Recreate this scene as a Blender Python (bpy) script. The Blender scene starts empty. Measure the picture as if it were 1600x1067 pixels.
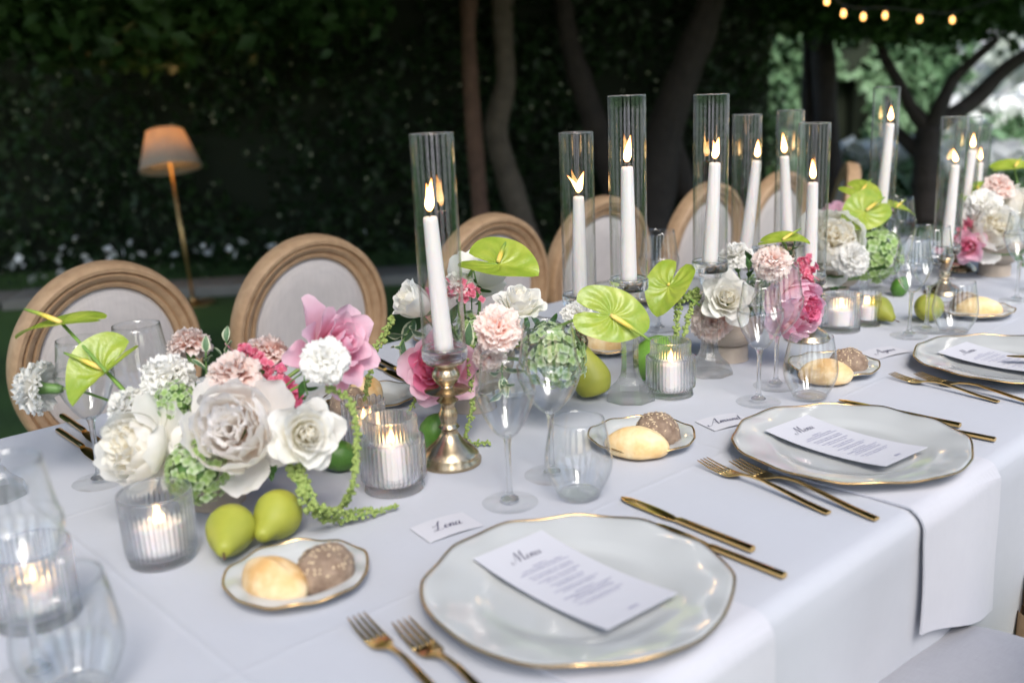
import bpy, bmesh, math, random
import numpy as np
from mathutils import Vector, Matrix, Quaternion

rad = math.radians
rng = random.Random(7)
nrg = np.random.default_rng(7)
S = bpy.context.scene
COL = S.collection

# ------------------------------------------------------------------ camera
TABLE_Z = 0.75
FPX, PITCH, ROLL, YAW = 1556.0, 0.251, -0.043, 0.833
CAM = Vector((0, 0, TABLE_Z + 0.5134))
FW = Vector((math.cos(PITCH)*math.cos(YAW), math.cos(PITCH)*math.sin(YAW), -math.sin(PITCH)))
_r = Vector((math.sin(YAW), -math.cos(YAW), 0)); _u = _r.cross(FW)
RT = math.cos(ROLL)*_r + math.sin(ROLL)*_u
UP = -math.sin(ROLL)*_r + math.cos(ROLL)*_u

def ray(px, py): return FW + RT*((px-800)/FPX) - UP*((py-533.5)/FPX)
def at(px, py, z=TABLE_Z):                 # where a pixel's ray meets the height z
    d = ray(px, py); return CAM + d*((z-CAM.z)/d.z)
def dep(px, py, t): return CAM + ray(px, py)*t      # point at depth t (metres along the view axis)
def aty(px, py, y):
    d = ray(px, py); return CAM + d*((y-CAM.y)/d.y)
def depth_of(p): return (Vector(p)-CAM).dot(FW)
def cdir(r, u, t): return (RT*r + UP*u - FW*t).normalized()   # right, up, toward the camera

cd = bpy.data.cameras.new('camera'); cam = bpy.data.objects.new('camera', cd); COL.objects.link(cam)
cd.sensor_width = 36; cd.lens = FPX/1600*36; cd.clip_start = 0.02; cd.clip_end = 400
m3 = Matrix((RT, UP, -FW)).transposed()
cam.matrix_world = Matrix.Translation(CAM) @ m3.to_4x4()
cd.dof.use_dof = True; cd.dof.focus_distance = 1.56; cd.dof.aperture_fstop = 2.7; cd.dof.aperture_blades = 9
S.camera = cam

# ------------------------------------------------------------------ world, sun, exposure
SUN_EL, SUN_AZ = rad(45), rad(238)          # azimuth of the sun measured from +X, counter-clockwise
w = bpy.data.worlds.new('World'); S.world = w; w.use_nodes = True
nt = w.node_tree; nt.nodes.clear()
sky = nt.nodes.new('ShaderNodeTexSky'); sky.sky_type = 'NISHITA'; sky.sun_disc = False
sky.sun_elevation = SUN_EL; sky.sun_rotation = math.pi/2 - SUN_AZ
sky.air_density = 1.0; sky.dust_density = 1.5; sky.ozone_density = 1.0
bg = nt.nodes.new('ShaderNodeBackground'); bg.inputs[1].default_value = 0.11
wo = nt.nodes.new('ShaderNodeOutputWorld')
nt.links.new(sky.outputs[0], bg.inputs[0]); nt.links.new(bg.outputs[0], wo.inputs[0])
sd = bpy.data.lights.new('sun', 'SUN'); sun = bpy.data.objects.new('sun', sd); COL.objects.link(sun)
sd.energy = 1.4; sd.angle = rad(30); sd.color = (1, 0.95, 0.88)
sv = Vector((math.cos(SUN_EL)*math.cos(SUN_AZ), math.cos(SUN_EL)*math.sin(SUN_AZ), math.sin(SUN_EL)))
sun.rotation_euler = sv.to_track_quat('Z', 'Y').to_euler()
vs = S.view_settings; vs.view_transform = 'Standard'; vs.look = 'None'; vs.gamma = 1; vs.use_curve_mapping = False
vs.exposure = 1.6
S.render.engine = 'CYCLES'
cy = S.cycles
cy.use_denoising = True; cy.denoiser = 'OPENIMAGEDENOISE'
cy.max_bounces = 16; cy.diffuse_bounces = 8; cy.glossy_bounces = 6; cy.transmission_bounces = 14
cy.transparent_max_bounces = 48; cy.sample_clamp_indirect = 4.0; cy.blur_glossy = 0.3
cy.caustics_refractive = True; cy.caustics_reflective = False

# ------------------------------------------------------------------ helpers
def link(name, data, parent=None, mat=None):
    o = bpy.data.objects.new(name, data); COL.objects.link(o)
    if parent is not None: o.parent = parent
    return o
def mk(name, V, F, mat=None, uv=None, smooth=True, sharp=None):
    me = bpy.data.meshes.new(name); me.from_pydata([tuple(v) for v in V], [], F)
    if mat: me.materials.append(mat)
    if uv is not None:
        L = me.uv_layers.new(name='UVMap')
        idx = np.empty(len(me.loops), dtype=np.int32); me.loops.foreach_get('vertex_index', idx)
        L.data.foreach_set('uv', np.asarray(uv, dtype=np.float32)[idx].ravel())
    if smooth:
        me.polygons.foreach_set('use_smooth', [True]*len(me.polygons))
        if sharp: me.set_sharp_from_angle(angle=rad(sharp))
    me.update(); return me
def tag(o, label, cat, group=None):
    o['label'] = label; o['category'] = cat
    if group: o['group'] = group
    return o
def thing(name, label, cat, loc=(0, 0, 0), rotz=0, group=None, M=None):
    o = bpy.data.objects.new(name, None); COL.objects.link(o); o.empty_display_size = 0.02
    if M is not None: o.matrix_world = M
    else:
        o.location = loc; o.rotation_euler = (0, 0, rotz)
    return tag(o, label, cat, group)
def structure(name, me):
    o = link(name, me); o['kind'] = 'structure'; return o
def stuff(o): o['kind'] = 'stuff'; return o

def lathe(prof, n=48, fn=None, cap0=False, cap1=False):
    V, F, uv = [], [], []
    m = len(prof)
    for j, (r, z) in enumerate(prof):
        for i in range(n):
            a = 2*math.pi*i/n
            rr = r if fn is None else fn(r, z, a, j)
            V.append((rr*math.cos(a), rr*math.sin(a), z)); uv.append((i/n, j/(m-1)))
    for j in range(m-1):
        for i in range(n):
            k = (i+1) % n
            F.append((j*n+i, j*n+k, (j+1)*n+k, (j+1)*n+i))
    if cap0: F.append(tuple(range(n-1, -1, -1)))
    if cap1: F.append(tuple((m-1)*n+i for i in range(n)))
    return V, F, uv
def tube(pts, radii, n=8, caps=True):
    pts = [Vector(p) for p in pts]; V, F, uv = [], [], []
    if not hasattr(radii, '__len__'): radii = [radii]*len(pts)
    ref = None
    for i, p in enumerate(pts):
        t = (pts[min(i+1, len(pts)-1)]-pts[max(i-1, 0)]).normalized()
        if ref is None:
            ref = t.orthogonal().normalized()
        ref = (ref - t*ref.dot(t)).normalized(); b = t.cross(ref)
        for k in range(n):
            a = 2*math.pi*k/n
            V.append(p + (ref*math.cos(a)+b*math.sin(a))*radii[i]); uv.append((k/n, i/(len(pts)-1)))
    for i in range(len(pts)-1):
        for k in range(n):
            k2 = (k+1) % n
            F.append((i*n+k, i*n+k2, (i+1)*n+k2, (i+1)*n+k))
    if caps:
        F.append(tuple(range(n-1, -1, -1))); F.append(tuple((len(pts)-1)*n+k for k in range(n)))
    return V, F, uv
def smooth_path(ctrl, n=24):
    P = [np.array(p, float) for p in ctrl]
    if len(P) == 2: return [Vector(P[0]*(1-t)+P[1]*t) for t in np.linspace(0, 1, n)]
    Q = [2*P[0]-P[1]]+P+[2*P[-1]-P[-2]]; out = []
    per = max(2, n//(len(P)-1))
    for i in range(1, len(Q)-2):
        for k in range(per):
            t = k/per
            a, b, c, d = Q[i-1], Q[i], Q[i+1], Q[i+2]
            out.append(.5*((2*b)+(-a+c)*t+(2*a-5*b+4*c-d)*t*t+(-a+3*b-3*c+d)*t**3))
    out.append(P[-1]); 
    return [Vector(p) for p in out] if len(P[0]) == 3 else out
def box(cx, cy_, cz, sx, sy, sz):
    V = [(cx+a*sx/2, cy_+b*sy/2, cz+c*sz/2) for a in (-1, 1) for b in (-1, 1) for c in (-1, 1)]
    F = [(0, 1, 3, 2), (4, 6, 7, 5), (0, 4, 5, 1), (2, 3, 7, 6), (0, 2, 6, 4), (1, 5, 7, 3)]
    return V, F
def bevel_box(name, cx, cy_, cz, sx, sy, sz, mat, bev=0.004, seg=2):
    me = bpy.data.meshes.new(name); bm = bmesh.new()
    V, F = box(cx, cy_, cz, sx, sy, sz); vs_ = [bm.verts.new(v) for v in V]
    for f in F: bm.faces.new([vs_[i] for i in f])
    bmesh.ops.recalc_face_normals(bm, faces=bm.faces)
    bmesh.ops.bevel(bm, geom=list(bm.edges), offset=bev, segments=seg, affect='EDGES', profile=.5)
    for f in bm.faces: f.smooth = True
    bm.to_mesh(me); bm.free(); me.materials.append(mat); return me
def fix_normals(me):
    bm = bmesh.new(); bm.from_mesh(me); bmesh.ops.recalc_face_normals(bm, faces=bm.faces); bm.to_mesh(me); bm.free(); return me
def merge(parts):
    V, F, uv = [], [], []
    for p in parts:
        o = len(V); V += list(p[0]); F += [tuple(i+o for i in f) for f in p[1]]
        uv += list(p[2]) if len(p) > 2 else [(0, 0)]*len(p[0])
    return V, F, uv
def basis(axis, roll=0.0, hint=None):
    z = Vector(axis).normalized()
    h = Vector(hint) if hint is not None else (Vector((0, 0, 1)) if abs(z.z) < .95 else Vector((1, 0, 0)))
    x = h.cross(z).normalized(); y = z.cross(x)
    m = Matrix((x, y, z)).transposed().to_4x4()
    return m @ Matrix.Rotation(roll, 4, 'Z')

# ------------------------------------------------------------------ materials
def newmat(name):
    m = bpy.data.materials.new(name); m.use_nodes = True
    n = m.node_tree; n.nodes.clear(); out = n.nodes.new('ShaderNodeOutputMaterial')
    return m, n, out
def N(n, t, **k):
    x = n.nodes.new(t)
    for a, b in k.items(): setattr(x, a, b)
    return x
def ramp(n, stops, fac=None):
    r = n.nodes.new('ShaderNodeValToRGB'); e = r.color_ramp.elements
    while len(e) < len(stops): e.new(.5)
    for i, (p, c) in enumerate(stops):
        e[i].position = p; e[i].color = (*c, 1) if len(c) == 3 else c
    if fac is not None: n.links.new(fac, r.inputs[0])
    return r
def principled(name, col, rough=.5, metal=0, noise=None, bump=None, coat=0, spec=.5, sheen=0, sub=0, subr=(.01, .008, .006), coord='Object'):
    """noise=(scale, darker colour, amount); bump=(scale, strength, distance)"""
    m, n, out = newmat(name); p = N(n, 'ShaderNodeBsdfPrincipled'); L = n.links
    p.inputs['Base Color'].default_value = (*col, 1); p.inputs['Roughness'].default_value = rough
    p.inputs['Metallic'].default_value = metal; p.inputs['Specular IOR Level'].default_value = spec
    p.inputs['Coat Weight'].default_value = coat; p.inputs['Coat Roughness'].default_value = .05
    p.inputs['Sheen Weight'].default_value = sheen
    if sub:
        p.inputs['Subsurface Weight'].default_value = sub; p.inputs['Subsurface Radius'].default_value = subr
        p.inputs['Subsurface Scale'].default_value = 1.0
    tc = N(n, 'ShaderNodeTexCoord')
    if noise:
        t = N(n, 'ShaderNodeTexNoise'); t.inputs['Scale'].default_value = noise[0]; t.inputs['Detail'].default_value = 6
        L.new(tc.outputs[coord], t.inputs['Vector'])
        r = ramp(n, [(.5-noise[2]*.5, noise[1]), (.5+noise[2]*.5, col)], t.outputs['Fac']); L.new(r.outputs[0], p.inputs['Base Color'])
    if bump:
        t = N(n, 'ShaderNodeTexNoise'); t.inputs['Scale'].default_value = bump[0]; t.inputs['Detail'].default_value = 5
        L.new(tc.outputs[coord], t.inputs['Vector'])
        b = N(n, 'ShaderNodeBump'); b.inputs['Strength'].default_value = bump[1]; b.inputs['Distance'].default_value = bump[2]
        L.new(t.outputs['Fac'], b.inputs['Height']); L.new(b.outputs[0], p.inputs['Normal'])
    L.new(p.outputs[0], out.inputs[0]); return m
def petal_mat(name, stops, rough=.5, transl=.48, bump=.25, vein=90):
    """colour by length along the petal (uv v), thin translucent sheet"""
    m, n, out = newmat(name); L = n.links
    uvn = N(n, 'ShaderNodeUVMap'); sp = N(n, 'ShaderNodeSeparateXYZ'); L.new(uvn.outputs[0], sp.inputs[0])
    no = N(n, 'ShaderNodeTexNoise'); no.inputs['Scale'].default_value = 6; L.new(uvn.outputs[0], no.inputs['Vector'])
    oi = N(n, 'ShaderNodeObjectInfo')
    a = N(n, 'ShaderNodeMath', operation='MULTIPLY_ADD'); L.new(no.outputs['Fac'], a.inputs[0]); a.inputs[1].default_value = .25; L.new(sp.outputs['Y'], a.inputs[2])
    a2 = N(n, 'ShaderNodeMath', operation='SUBTRACT'); L.new(a.outputs[0], a2.inputs[0]); a2.inputs[1].default_value = .125
    r = ramp(n, stops, a2.outputs[0])
    hv = N(n, 'ShaderNodeHueSaturation'); vm = N(n, 'ShaderNodeMapRange'); L.new(oi.outputs['Random'], vm.inputs[0]); vm.inputs[3].default_value = .93; vm.inputs[4].default_value = 1.05
    L.new(vm.outputs[0], hv.inputs['Value']); L.new(r.outputs[0], hv.inputs['Color'])
    p = N(n, 'ShaderNodeBsdfPrincipled'); p.inputs['Roughness'].default_value = rough; p.inputs['Specular IOR Level'].default_value = .25
    p.inputs['Sheen Weight'].default_value = .15
    L.new(hv.outputs[0], p.inputs['Base Color'])
    tr = N(n, 'ShaderNodeBsdfTranslucent'); L.new(hv.outputs[0], tr.inputs[0])
    mx = N(n, 'ShaderNodeMixShader'); mx.inputs[0].default_value = transl
    L.new(p.outputs[0], mx.inputs[1]); L.new(tr.outputs[0], mx.inputs[2])
    mp = N(n, 'ShaderNodeMapping'); mp.inputs['Scale'].default_value = (vein, 4, 1); L.new(uvn.outputs[0], mp.inputs[0])
    n2 = N(n, 'ShaderNodeTexNoise'); n2.inputs['Scale'].default_value = 1; L.new(mp.outputs[0], n2.inputs['Vector'])
    b = N(n, 'ShaderNodeBump'); b.inputs['Strength'].default_value = bump; b.inputs['Distance'].default_value = .0015
    L.new(n2.outputs['Fac'], b.inputs['Height']); L.new(b.outputs[0], p.inputs['Normal'])
    L.new(mx.outputs[0], out.inputs[0]); return m
def leaf_mat(name, c1, c2, transl=.25, rough=.45, margin=None, scale=3.0):
    m, n, out = newmat(name); L = n.links
    uvn = N(n, 'ShaderNodeUVMap'); oi = N(n, 'ShaderNodeObjectInfo'); tc = N(n, 'ShaderNodeTexCoord')
    no = N(n, 'ShaderNodeTexNoise'); no.inputs['Scale'].default_value = scale; no.inputs['Detail'].default_value = 4
    L.new(tc.outputs['Object'], no.inputs['Vector'])
    r = ramp(n, [(.3, c1), (.7, c2)], no.outputs['Fac']); col = r.outputs[0]
    if margin:
        sp = N(n, 'ShaderNodeSeparateXYZ'); L.new(uvn.outputs[0], sp.inputs[0])
        n2 = N(n, 'ShaderNodeTexNoise'); n2.inputs['Scale'].default_value = 5; L.new(uvn.outputs[0], n2.inputs['Vector'])
        s = N(n, 'ShaderNodeMath', operation='SUBTRACT'); L.new(sp.outputs['X'], s.inputs[0]); s.inputs[1].default_value = .5
        ab = N(n, 'ShaderNodeMath', operation='ABSOLUTE'); L.new(s.outputs[0], ab.inputs[0])
        ad = N(n, 'ShaderNodeMath', operation='MULTIPLY_ADD'); L.new(n2.outputs['Fac'], ad.inputs[0]); ad.inputs[1].default_value = .25; L.new(ab.outputs[0], ad.inputs[2])
        rr = ramp(n, [(.44, (0, 0, 0)), (.5, (1, 1, 1))], ad.outputs[0])
        mix = N(n, 'ShaderNodeMix', data_type='RGBA'); L.new(rr.outputs[0], mix.inputs[0]); L.new(col, mix.inputs[6]); mix.inputs[7].default_value = (*margin, 1)
        col = mix.outputs[2]
    p = N(n, 'ShaderNodeBsdfPrincipled'); p.inputs['Roughness'].default_value = rough; L.new(col, p.inputs['Base Color'])
    p.inputs['Specular IOR Level'].default_value = .3
    tr = N(n, 'ShaderNodeBsdfTranslucent'); L.new(col, tr.inputs[0])
    mx = N(n, 'ShaderNodeMixShader'); mx.inputs[0].default_value = transl
    L.new(p.outputs[0], mx.inputs[1]); L.new(tr.outputs[0], mx.inputs[2]); L.new(mx.outputs[0], out.inputs[0]); return m
def thin_glass(name, tint=(.985, .99, .99), edge=(.90, .93, .93), gain=1.15, rough=0.0):
    m, n, out = newmat(name); L = n.links
    lw = N(n, 'ShaderNodeLayerWeight'); lw.inputs[0].default_value = .5
    pw = N(n, 'ShaderNodeMath', operation='POWER'); L.new(lw.outputs['Facing'], pw.inputs[0]); pw.inputs[1].default_value = 5
    ma = N(n, 'ShaderNodeMath', operation='MULTIPLY_ADD'); L.new(pw.outputs[0], ma.inputs[0]); ma.inputs[1].default_value = .9*gain; ma.inputs[2].default_value = .045*gain
    ma.use_clamp = True
    p4 = N(n, 'ShaderNodeMath', operation='POWER'); L.new(lw.outputs['Facing'], p4.inputs[0]); p4.inputs[1].default_value = 4
    r = ramp(n, [(0, tint), (1, edge)], p4.outputs[0])
    t = N(n, 'ShaderNodeBsdfTransparent'); L.new(r.outputs[0], t.inputs[0])
    g = N(n, 'ShaderNodeBsdfGlossy'); g.inputs['Roughness'].default_value = rough
    mx = N(n, 'ShaderNodeMixShader'); L.new(ma.outputs[0], mx.inputs[0]); L.new(t.outputs[0], mx.inputs[1]); L.new(g.outputs[0], mx.inputs[2])
    L.new(mx.outputs[0], out.inputs[0]); return m
def solid_glass(name, col=(.98, .99, .99), ior=1.48, clear=.35, rough=0.0):
    m, n, out = newmat(name); L = n.links
    g = N(n, 'ShaderNodeBsdfGlass'); g.inputs['Color'].default_value = (*col, 1); g.inputs['IOR'].default_value = ior; g.inputs['Roughness'].default_value = rough
    t = N(n, 'ShaderNodeBsdfTransparent'); t.inputs[0].default_value = (*col, 1)
    mx = N(n, 'ShaderNodeMixShader'); mx.inputs[0].default_value = clear
    L.new(g.outputs[0], mx.inputs[1]); L.new(t.outputs[0], mx.inputs[2]); L.new(mx.outputs[0], out.inputs[0]); return m
def emission(name, stops, strength):
    m, n, out = newmat(name); L = n.links
    uvn = N(n, 'ShaderNodeUVMap'); sp = N(n, 'ShaderNodeSeparateXYZ'); L.new(uvn.outputs[0], sp.inputs[0])
    r = ramp(n, stops, sp.outputs['Y']); e = N(n, 'ShaderNodeEmission'); e.inputs[1].default_value = strength
    L.new(r.outputs[0], e.inputs[0]); L.new(e.outputs[0], out.inputs[0]); return m
def weave(name, col, col2, scale=900, rough=.85, bump=.15, sheen=.2, fleck=.4, big=None, folds=None):
    """woven cloth: crossed fine waves plus broken thread colour"""
    m, n, out = newmat(name); L = n.links; tc = N(n, 'ShaderNodeTexCoord')
    p = N(n, 'ShaderNodeBsdfPrincipled'); p.inputs['Roughness'].default_value = rough; p.inputs['Sheen Weight'].default_value = sheen
    p.inputs['Specular IOR Level'].default_value = .2
    hs = []
    for sc in ((scale, scale*.05, scale*.05), (scale*.05, scale, scale*.05)):
        mp = N(n, 'ShaderNodeMapping'); mp.inputs['Scale'].default_value = sc; L.new(tc.outputs['Object'], mp.inputs[0])
        t = N(n, 'ShaderNodeTexNoise'); t.inputs['Scale'].default_value = 1; t.inputs['Detail'].default_value = 2; L.new(mp.outputs[0], t.inputs['Vector']); hs.append(t.outputs['Fac'])
    ad = N(n, 'ShaderNodeMath', operation='ADD'); L.new(hs[0], ad.inputs[0]); L.new(hs[1], ad.inputs[1])
    hf = N(n, 'ShaderNodeMath', operation='MULTIPLY'); L.new(ad.outputs[0], hf.inputs[0]); hf.inputs[1].default_value = .5
    r = ramp(n, [(.5-fleck*.5, col2), (.5+fleck*.5, col)], hf.outputs[0]); L.new(r.outputs[0], p.inputs['Base Color'])
    h = hf.outputs[0]
    b = N(n, 'ShaderNodeBump'); b.inputs['Strength'].default_value = bump; b.inputs['Distance'].default_value = .0008; L.new(h, b.inputs['Height'])
    if big:
        t = N(n, 'ShaderNodeTexNoise'); t.inputs['Scale'].default_value = big[0]; t.inputs['Detail'].default_value = 3; L.new(tc.outputs['Object'], t.inputs['Vector'])
        b2 = N(n, 'ShaderNodeBump'); b2.inputs['Strength'].default_value = big[1]; b2.inputs['Distance'].default_value = big[2]
        L.new(t.outputs['Fac'], b2.inputs['Height']); L.new(b2.outputs[0], b.inputs['Normal'])
    if folds:
        sp = N(n, 'ShaderNodeSeparateXYZ'); L.new(tc.outputs['Object'], sp.inputs[0]); tot = None
        nz = N(n, 'ShaderNodeTexNoise'); nz.inputs['Scale'].default_value = 3; L.new(tc.outputs['Object'], nz.inputs['Vector'])
        for ax_, pos, wid in folds:
            q = N(n, 'ShaderNodeMath', operation='MULTIPLY_ADD'); L.new(nz.outputs['Fac'], q.inputs[0]); q.inputs[1].default_value = .012; L.new(sp.outputs[ax_], q.inputs[2])
            a1 = N(n, 'ShaderNodeMath', operation='SUBTRACT'); L.new(q.outputs[0], a1.inputs[0]); a1.inputs[1].default_value = pos
            a2 = N(n, 'ShaderNodeMath', operation='DIVIDE'); L.new(a1.outputs[0], a2.inputs[0]); a2.inputs[1].default_value = wid
            a3 = N(n, 'ShaderNodeMath', operation='ABSOLUTE'); L.new(a2.outputs[0], a3.inputs[0])
            a4 = N(n, 'ShaderNodeMath', operation='SUBTRACT'); a4.inputs[0].default_value = 1; L.new(a3.outputs[0], a4.inputs[1]); a4.use_clamp = True
            if tot is None: tot = a4.outputs[0]
            else:
                a5 = N(n, 'ShaderNodeMath', operation='MAXIMUM'); L.new(tot, a5.inputs[0]); L.new(a4.outputs[0], a5.inputs[1]); tot = a5.outputs[0]
        b3 = N(n, 'ShaderNodeBump'); b3.inputs['Strength'].default_value = .22; b3.inputs['Distance'].default_value = .0022; L.new(tot, b3.inputs['Height']); L.new(b2.outputs[0], b3.inputs['Normal']); L.new(b3.outputs[0], b.inputs['Normal'])
    L.new(b.outputs[0], p.inputs['Normal']); L.new(p.outputs[0], out.inputs[0]); return m

M = {}
M['cloth'] = weave('cloth', (.482, .496, .54), (.458, .473, .52), 700, .9, .12, .15, .5, (5, .35, .01), [('Y', 1.285, .006), ('Y', .79, .006), ('X', .36, .006), ('X', 1.12, .006), ('X', 1.90, .006), ('Z', .42, .006)])
M['napkin'] = weave('napkin', (.53, .53, .57), (.505, .505, .55), 800, .85, .12, .3, .5, (14, .3, .006))
M['linen'] = weave('linen', (.60, .55, .52), (.48, .44, .42), 500, .95, .4, .25, .5)
M['grey_linen'] = weave('grey_linen', (.38, .38, .41), (.30, .30, .33), 900, .95, .4, .25, .5)
M['oak'] = principled('oak', (.50, .33, .19), .55, noise=(40, (.36, .22, .12), .5), bump=(120, .25, .002))
M['porcelain'] = principled('porcelain', (.515, .53, .528), .12, coat=.6, spec=.6)
M['gold'] = principled('gold', (.86, .60, .24), .16, 1, noise=(60, (.74, .48, .18), .6))
M['gold_rim'] = principled('gold_rim', (.70, .47, .22), .25, 1)
M['brass'] = principled('brass', (.62, .50, .34), .26, 1, noise=(35, (.40, .31, .20), .5), bump=(90, .12, .001))
M['thin'] = thin_glass('thin_glass'); M['thin_tube'] = thin_glass('tube_glass', (.98, .985, .985), (.66, .72, .72), 1.5)
M['thin_foot'] = thin_glass('foot_glass', (.995, .997, .997), (.95, .96, .96), .45)
M['crystal'] = solid_glass('crystal', (.99, .995, .995), 1.46, .5)
M['collar'] = solid_glass('collar_glass', (.99, .995, .995), 1.5, .2)
M['ribbed'] = solid_glass('ribbed_glass', (.99, .992, .995), 1.36, .42)
M['stem_glass'] = solid_glass('stem_glass', (.99, .995, .995), 1.5, .4)
M['wax'] = principled('wax', (.88, .82, .80), .45, sub=.6, subr=(.012, .007, .005), spec=.4)
M['wick'] = principled('wick', (.03, .025, .02), .9)
M['flame'] = emission('flame', [(0, (.55, .16, .03)), (.12, (1, .42, .10)), (.35, (1, .72, .34)), (.7, (.95, .5, .16)), (1, (.5, .13, .02))], 5)
M['paper'] = principled('paper', (.55, .55, .59), .8, bump=(400, .1, .0005))
M['ink'] = principled('ink', (.035, .035, .09), .7)
M['ink_light'] = principled('ink_light', (.30, .30, .42), .8)
M['stone_bowl'] = principled('stone_bowl', (.47, .40, .33), .9, noise=(30, (.36, .30, .25), .6), bump=(70, .5, .002))
M['crust'] = principled('crust', (.70, .46, .20), .6, noise=(45, (.80, .64, .38), .3), bump=(130, .5, .003))
M['flour_crust'] = principled('flour_crust', (.78, .60, .36), .75, noise=(38, (.62, .37, .14), .3), bump=(120, .5, .003))
M['dark_crust'] = principled('dark_crust', (.34, .25, .18), .85, noise=(70, (.15, .095, .065), .45), bump=(120, .9, .004))
M['oat'] = principled('oat', (.66, .52, .34), .8)
M['pear'] = principled('pear', (.37, .365, .05), .5, noise=(30, (.28, .31, .035), .5), bump=(260, .12, .001))
M['lime'] = principled('lime', (.09, .22, .03), .35, noise=(12, (.05, .14, .02), .5), bump=(220, .2, .001))
M['mango'] = principled('mango', (.17, .33, .045), .4, noise=(10, (.10, .24, .03), .5), bump=(200, .12, .001))
M['bark_stem'] = principled('fruit_stem', (.10, .05, .03), .8)
M['white_petal'] = petal_mat('white_petal', [(0, (.88, .88, .72)), (.3, (.94, .92, .85)), (1, (.955, .945, .915))])
M['cream_petal'] = petal_mat('cream_petal', [(0, (.92, .84, .60)), (.35, (.95, .90, .76)), (1, (.955, .94, .885))])
M['peony_petal'] = petal_mat('peony_petal', [(0, (.93, .82, .74)), (.35, (.95, .91, .87)), (.8, (.96, .945, .92)), (1, (.96, .93, .915))])
M['blush_petal'] = petal_mat('blush_petal', [(0, (.93, .50, .38)), (.45, (.95, .69, .60)), (.8, (.96, .81, .75)), (1, (.96, .875, .84))])
M['whitecarn_petal'] = petal_mat('white_frill_petal', [(0, (.90, .90, .78)), (.5, (.94, .93, .89)), (1, (.955, .95, .93))])
M['pink_petal'] = petal_mat('pink_petal', [(0, (.85, .52, .44)), (.3, (.88, .46, .58)), (.75, (.90, .56, .69)), (1, (.92, .66, .77))])
M['deep_pink_petal'] = petal_mat('deep_pink_petal', [(0, (.75, .12, .22)), (.5, (.80, .16, .33)), (1, (.84, .28, .45))])
M['coral_floret'] = petal_mat('coral_floret', [(0, (.70, .14, .22)), (.6, (.80, .22, .34)), (1, (.85, .45, .52))])
M['hyd_petal'] = petal_mat('green_floret', [(0, (.26, .42, .10)), (.5, (.40, .56, .22)), (1, (.56, .68, .38))], transl=.4)
M['hyd_petal2'] = petal_mat('pale_green_floret', [(0, (.22, .40, .10)), (.5, (.47, .60, .34)), (1, (.66, .74, .55))], transl=.4)
M['calyx'] = principled('calyx', (.13, .25, .06), .5, noise=(50, (.08, .17, .05), .5))
M['stem'] = principled('stem', (.20, .34, .07), .45, noise=(30, (.13, .24, .05), .5))
M['amaranth'] = principled('amaranth', (.33, .41, .13), .8, noise=(60, (.22, .30, .07), .5), bump=(500, .5, .002))
M['leaf_var'] = leaf_mat('variegated_leaf', (.07, .15, .07), (.14, .24, .13), .2, .45, (.62, .66, .46), 40)
M['leaf_dark'] = leaf_mat('dark_leaf', (.03, .09, .02), (.07, .17, .04), .2, .4)
# anthurium spathe
def spathe_mat():
    m, n, out = newmat('spathe'); L = n.links; uvn = N(n, 'ShaderNodeUVMap'); tc = N(n, 'ShaderNodeTexCoord')
    no = N(n, 'ShaderNodeTexNoise'); no.inputs['Scale'].default_value = 2.2; no.inputs['Detail'].default_value = 5; L.new(tc.outputs['Object'], no.inputs['Vector'])
    r = ramp(n, [(.3, (.24, .37, .03)), (.7, (.43, .50, .075))], no.outputs['Fac'])
    sp = N(n, 'ShaderNodeSeparateXYZ'); L.new(uvn.outputs[0], sp.inputs[0])
    p = N(n, 'ShaderNodeBsdfPrincipled'); p.inputs['Roughness'].default_value = .38; p.inputs['Coat Weight'].default_value = .15; p.inputs['Coat Roughness'].default_value = .15
    L.new(r.outputs[0], p.inputs['Base Color']); tr = N(n, 'ShaderNodeBsdfTranslucent'); L.new(r.outputs[0], tr.inputs[0])
    n2 = N(n, 'ShaderNodeTexNoise'); n2.inputs['Scale'].default_value = 9; L.new(tc.outputs['Object'], n2.inputs['Vector'])
    b = N(n, 'ShaderNodeBump'); b.inputs['Strength'].default_value = .3; b.inputs['Distance'].default_value = .003; L.new(n2.outputs['Fac'], b.inputs['Height']); L.new(b.outputs[0], p.inputs['Normal'])
    mx = N(n, 'ShaderNodeMixShader'); mx.inputs[0].default_value = .28; L.new(p.outputs[0], mx.inputs[1]); L.new(tr.outputs[0], mx.inputs[2]); L.new(mx.outputs[0], out.inputs[0]); return m
M['spathe'] = spathe_mat()
def spadix_mat():
    m, n, out = newmat('spadix'); L = n.links; uvn = N(n, 'ShaderNodeUVMap'); sp = N(n, 'ShaderNodeSeparateXYZ'); L.new(uvn.outputs[0], sp.inputs[0])
    r = ramp(n, [(0, (.85, .66, .22)), (.35, (.82, .58, .10)), (.6, (.30, .38, .05)), (1, (.10, .22, .03))], sp.outputs['Y'])
    p = N(n, 'ShaderNodeBsdfPrincipled'); p.inputs['Roughness'].default_value = .5; L.new(r.outputs[0], p.inputs['Base Color'])
    t = N(n, 'ShaderNodeTexVoronoi'); t.inputs['Scale'].default_value = 40; L.new(uvn.outputs[0], t.inputs['Vector'])
    b = N(n, 'ShaderNodeBump'); b.inputs['Strength'].default_value = .4; b.inputs['Distance'].default_value = .001; L.new(t.outputs['Distance'], b.inputs['Height']); L.new(b.outputs[0], p.inputs['Normal'])
    L.new(p.outputs[0], out.inputs[0]); return m
M['spadix'] = spadix_mat()
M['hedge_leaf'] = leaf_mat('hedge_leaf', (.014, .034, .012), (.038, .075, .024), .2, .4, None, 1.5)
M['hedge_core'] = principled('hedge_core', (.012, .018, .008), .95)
M['ivy_leaf'] = leaf_mat('ivy_leaf', (.12, .23, .11), (.26, .40, .23), .3, .45, None, .7)
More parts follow.
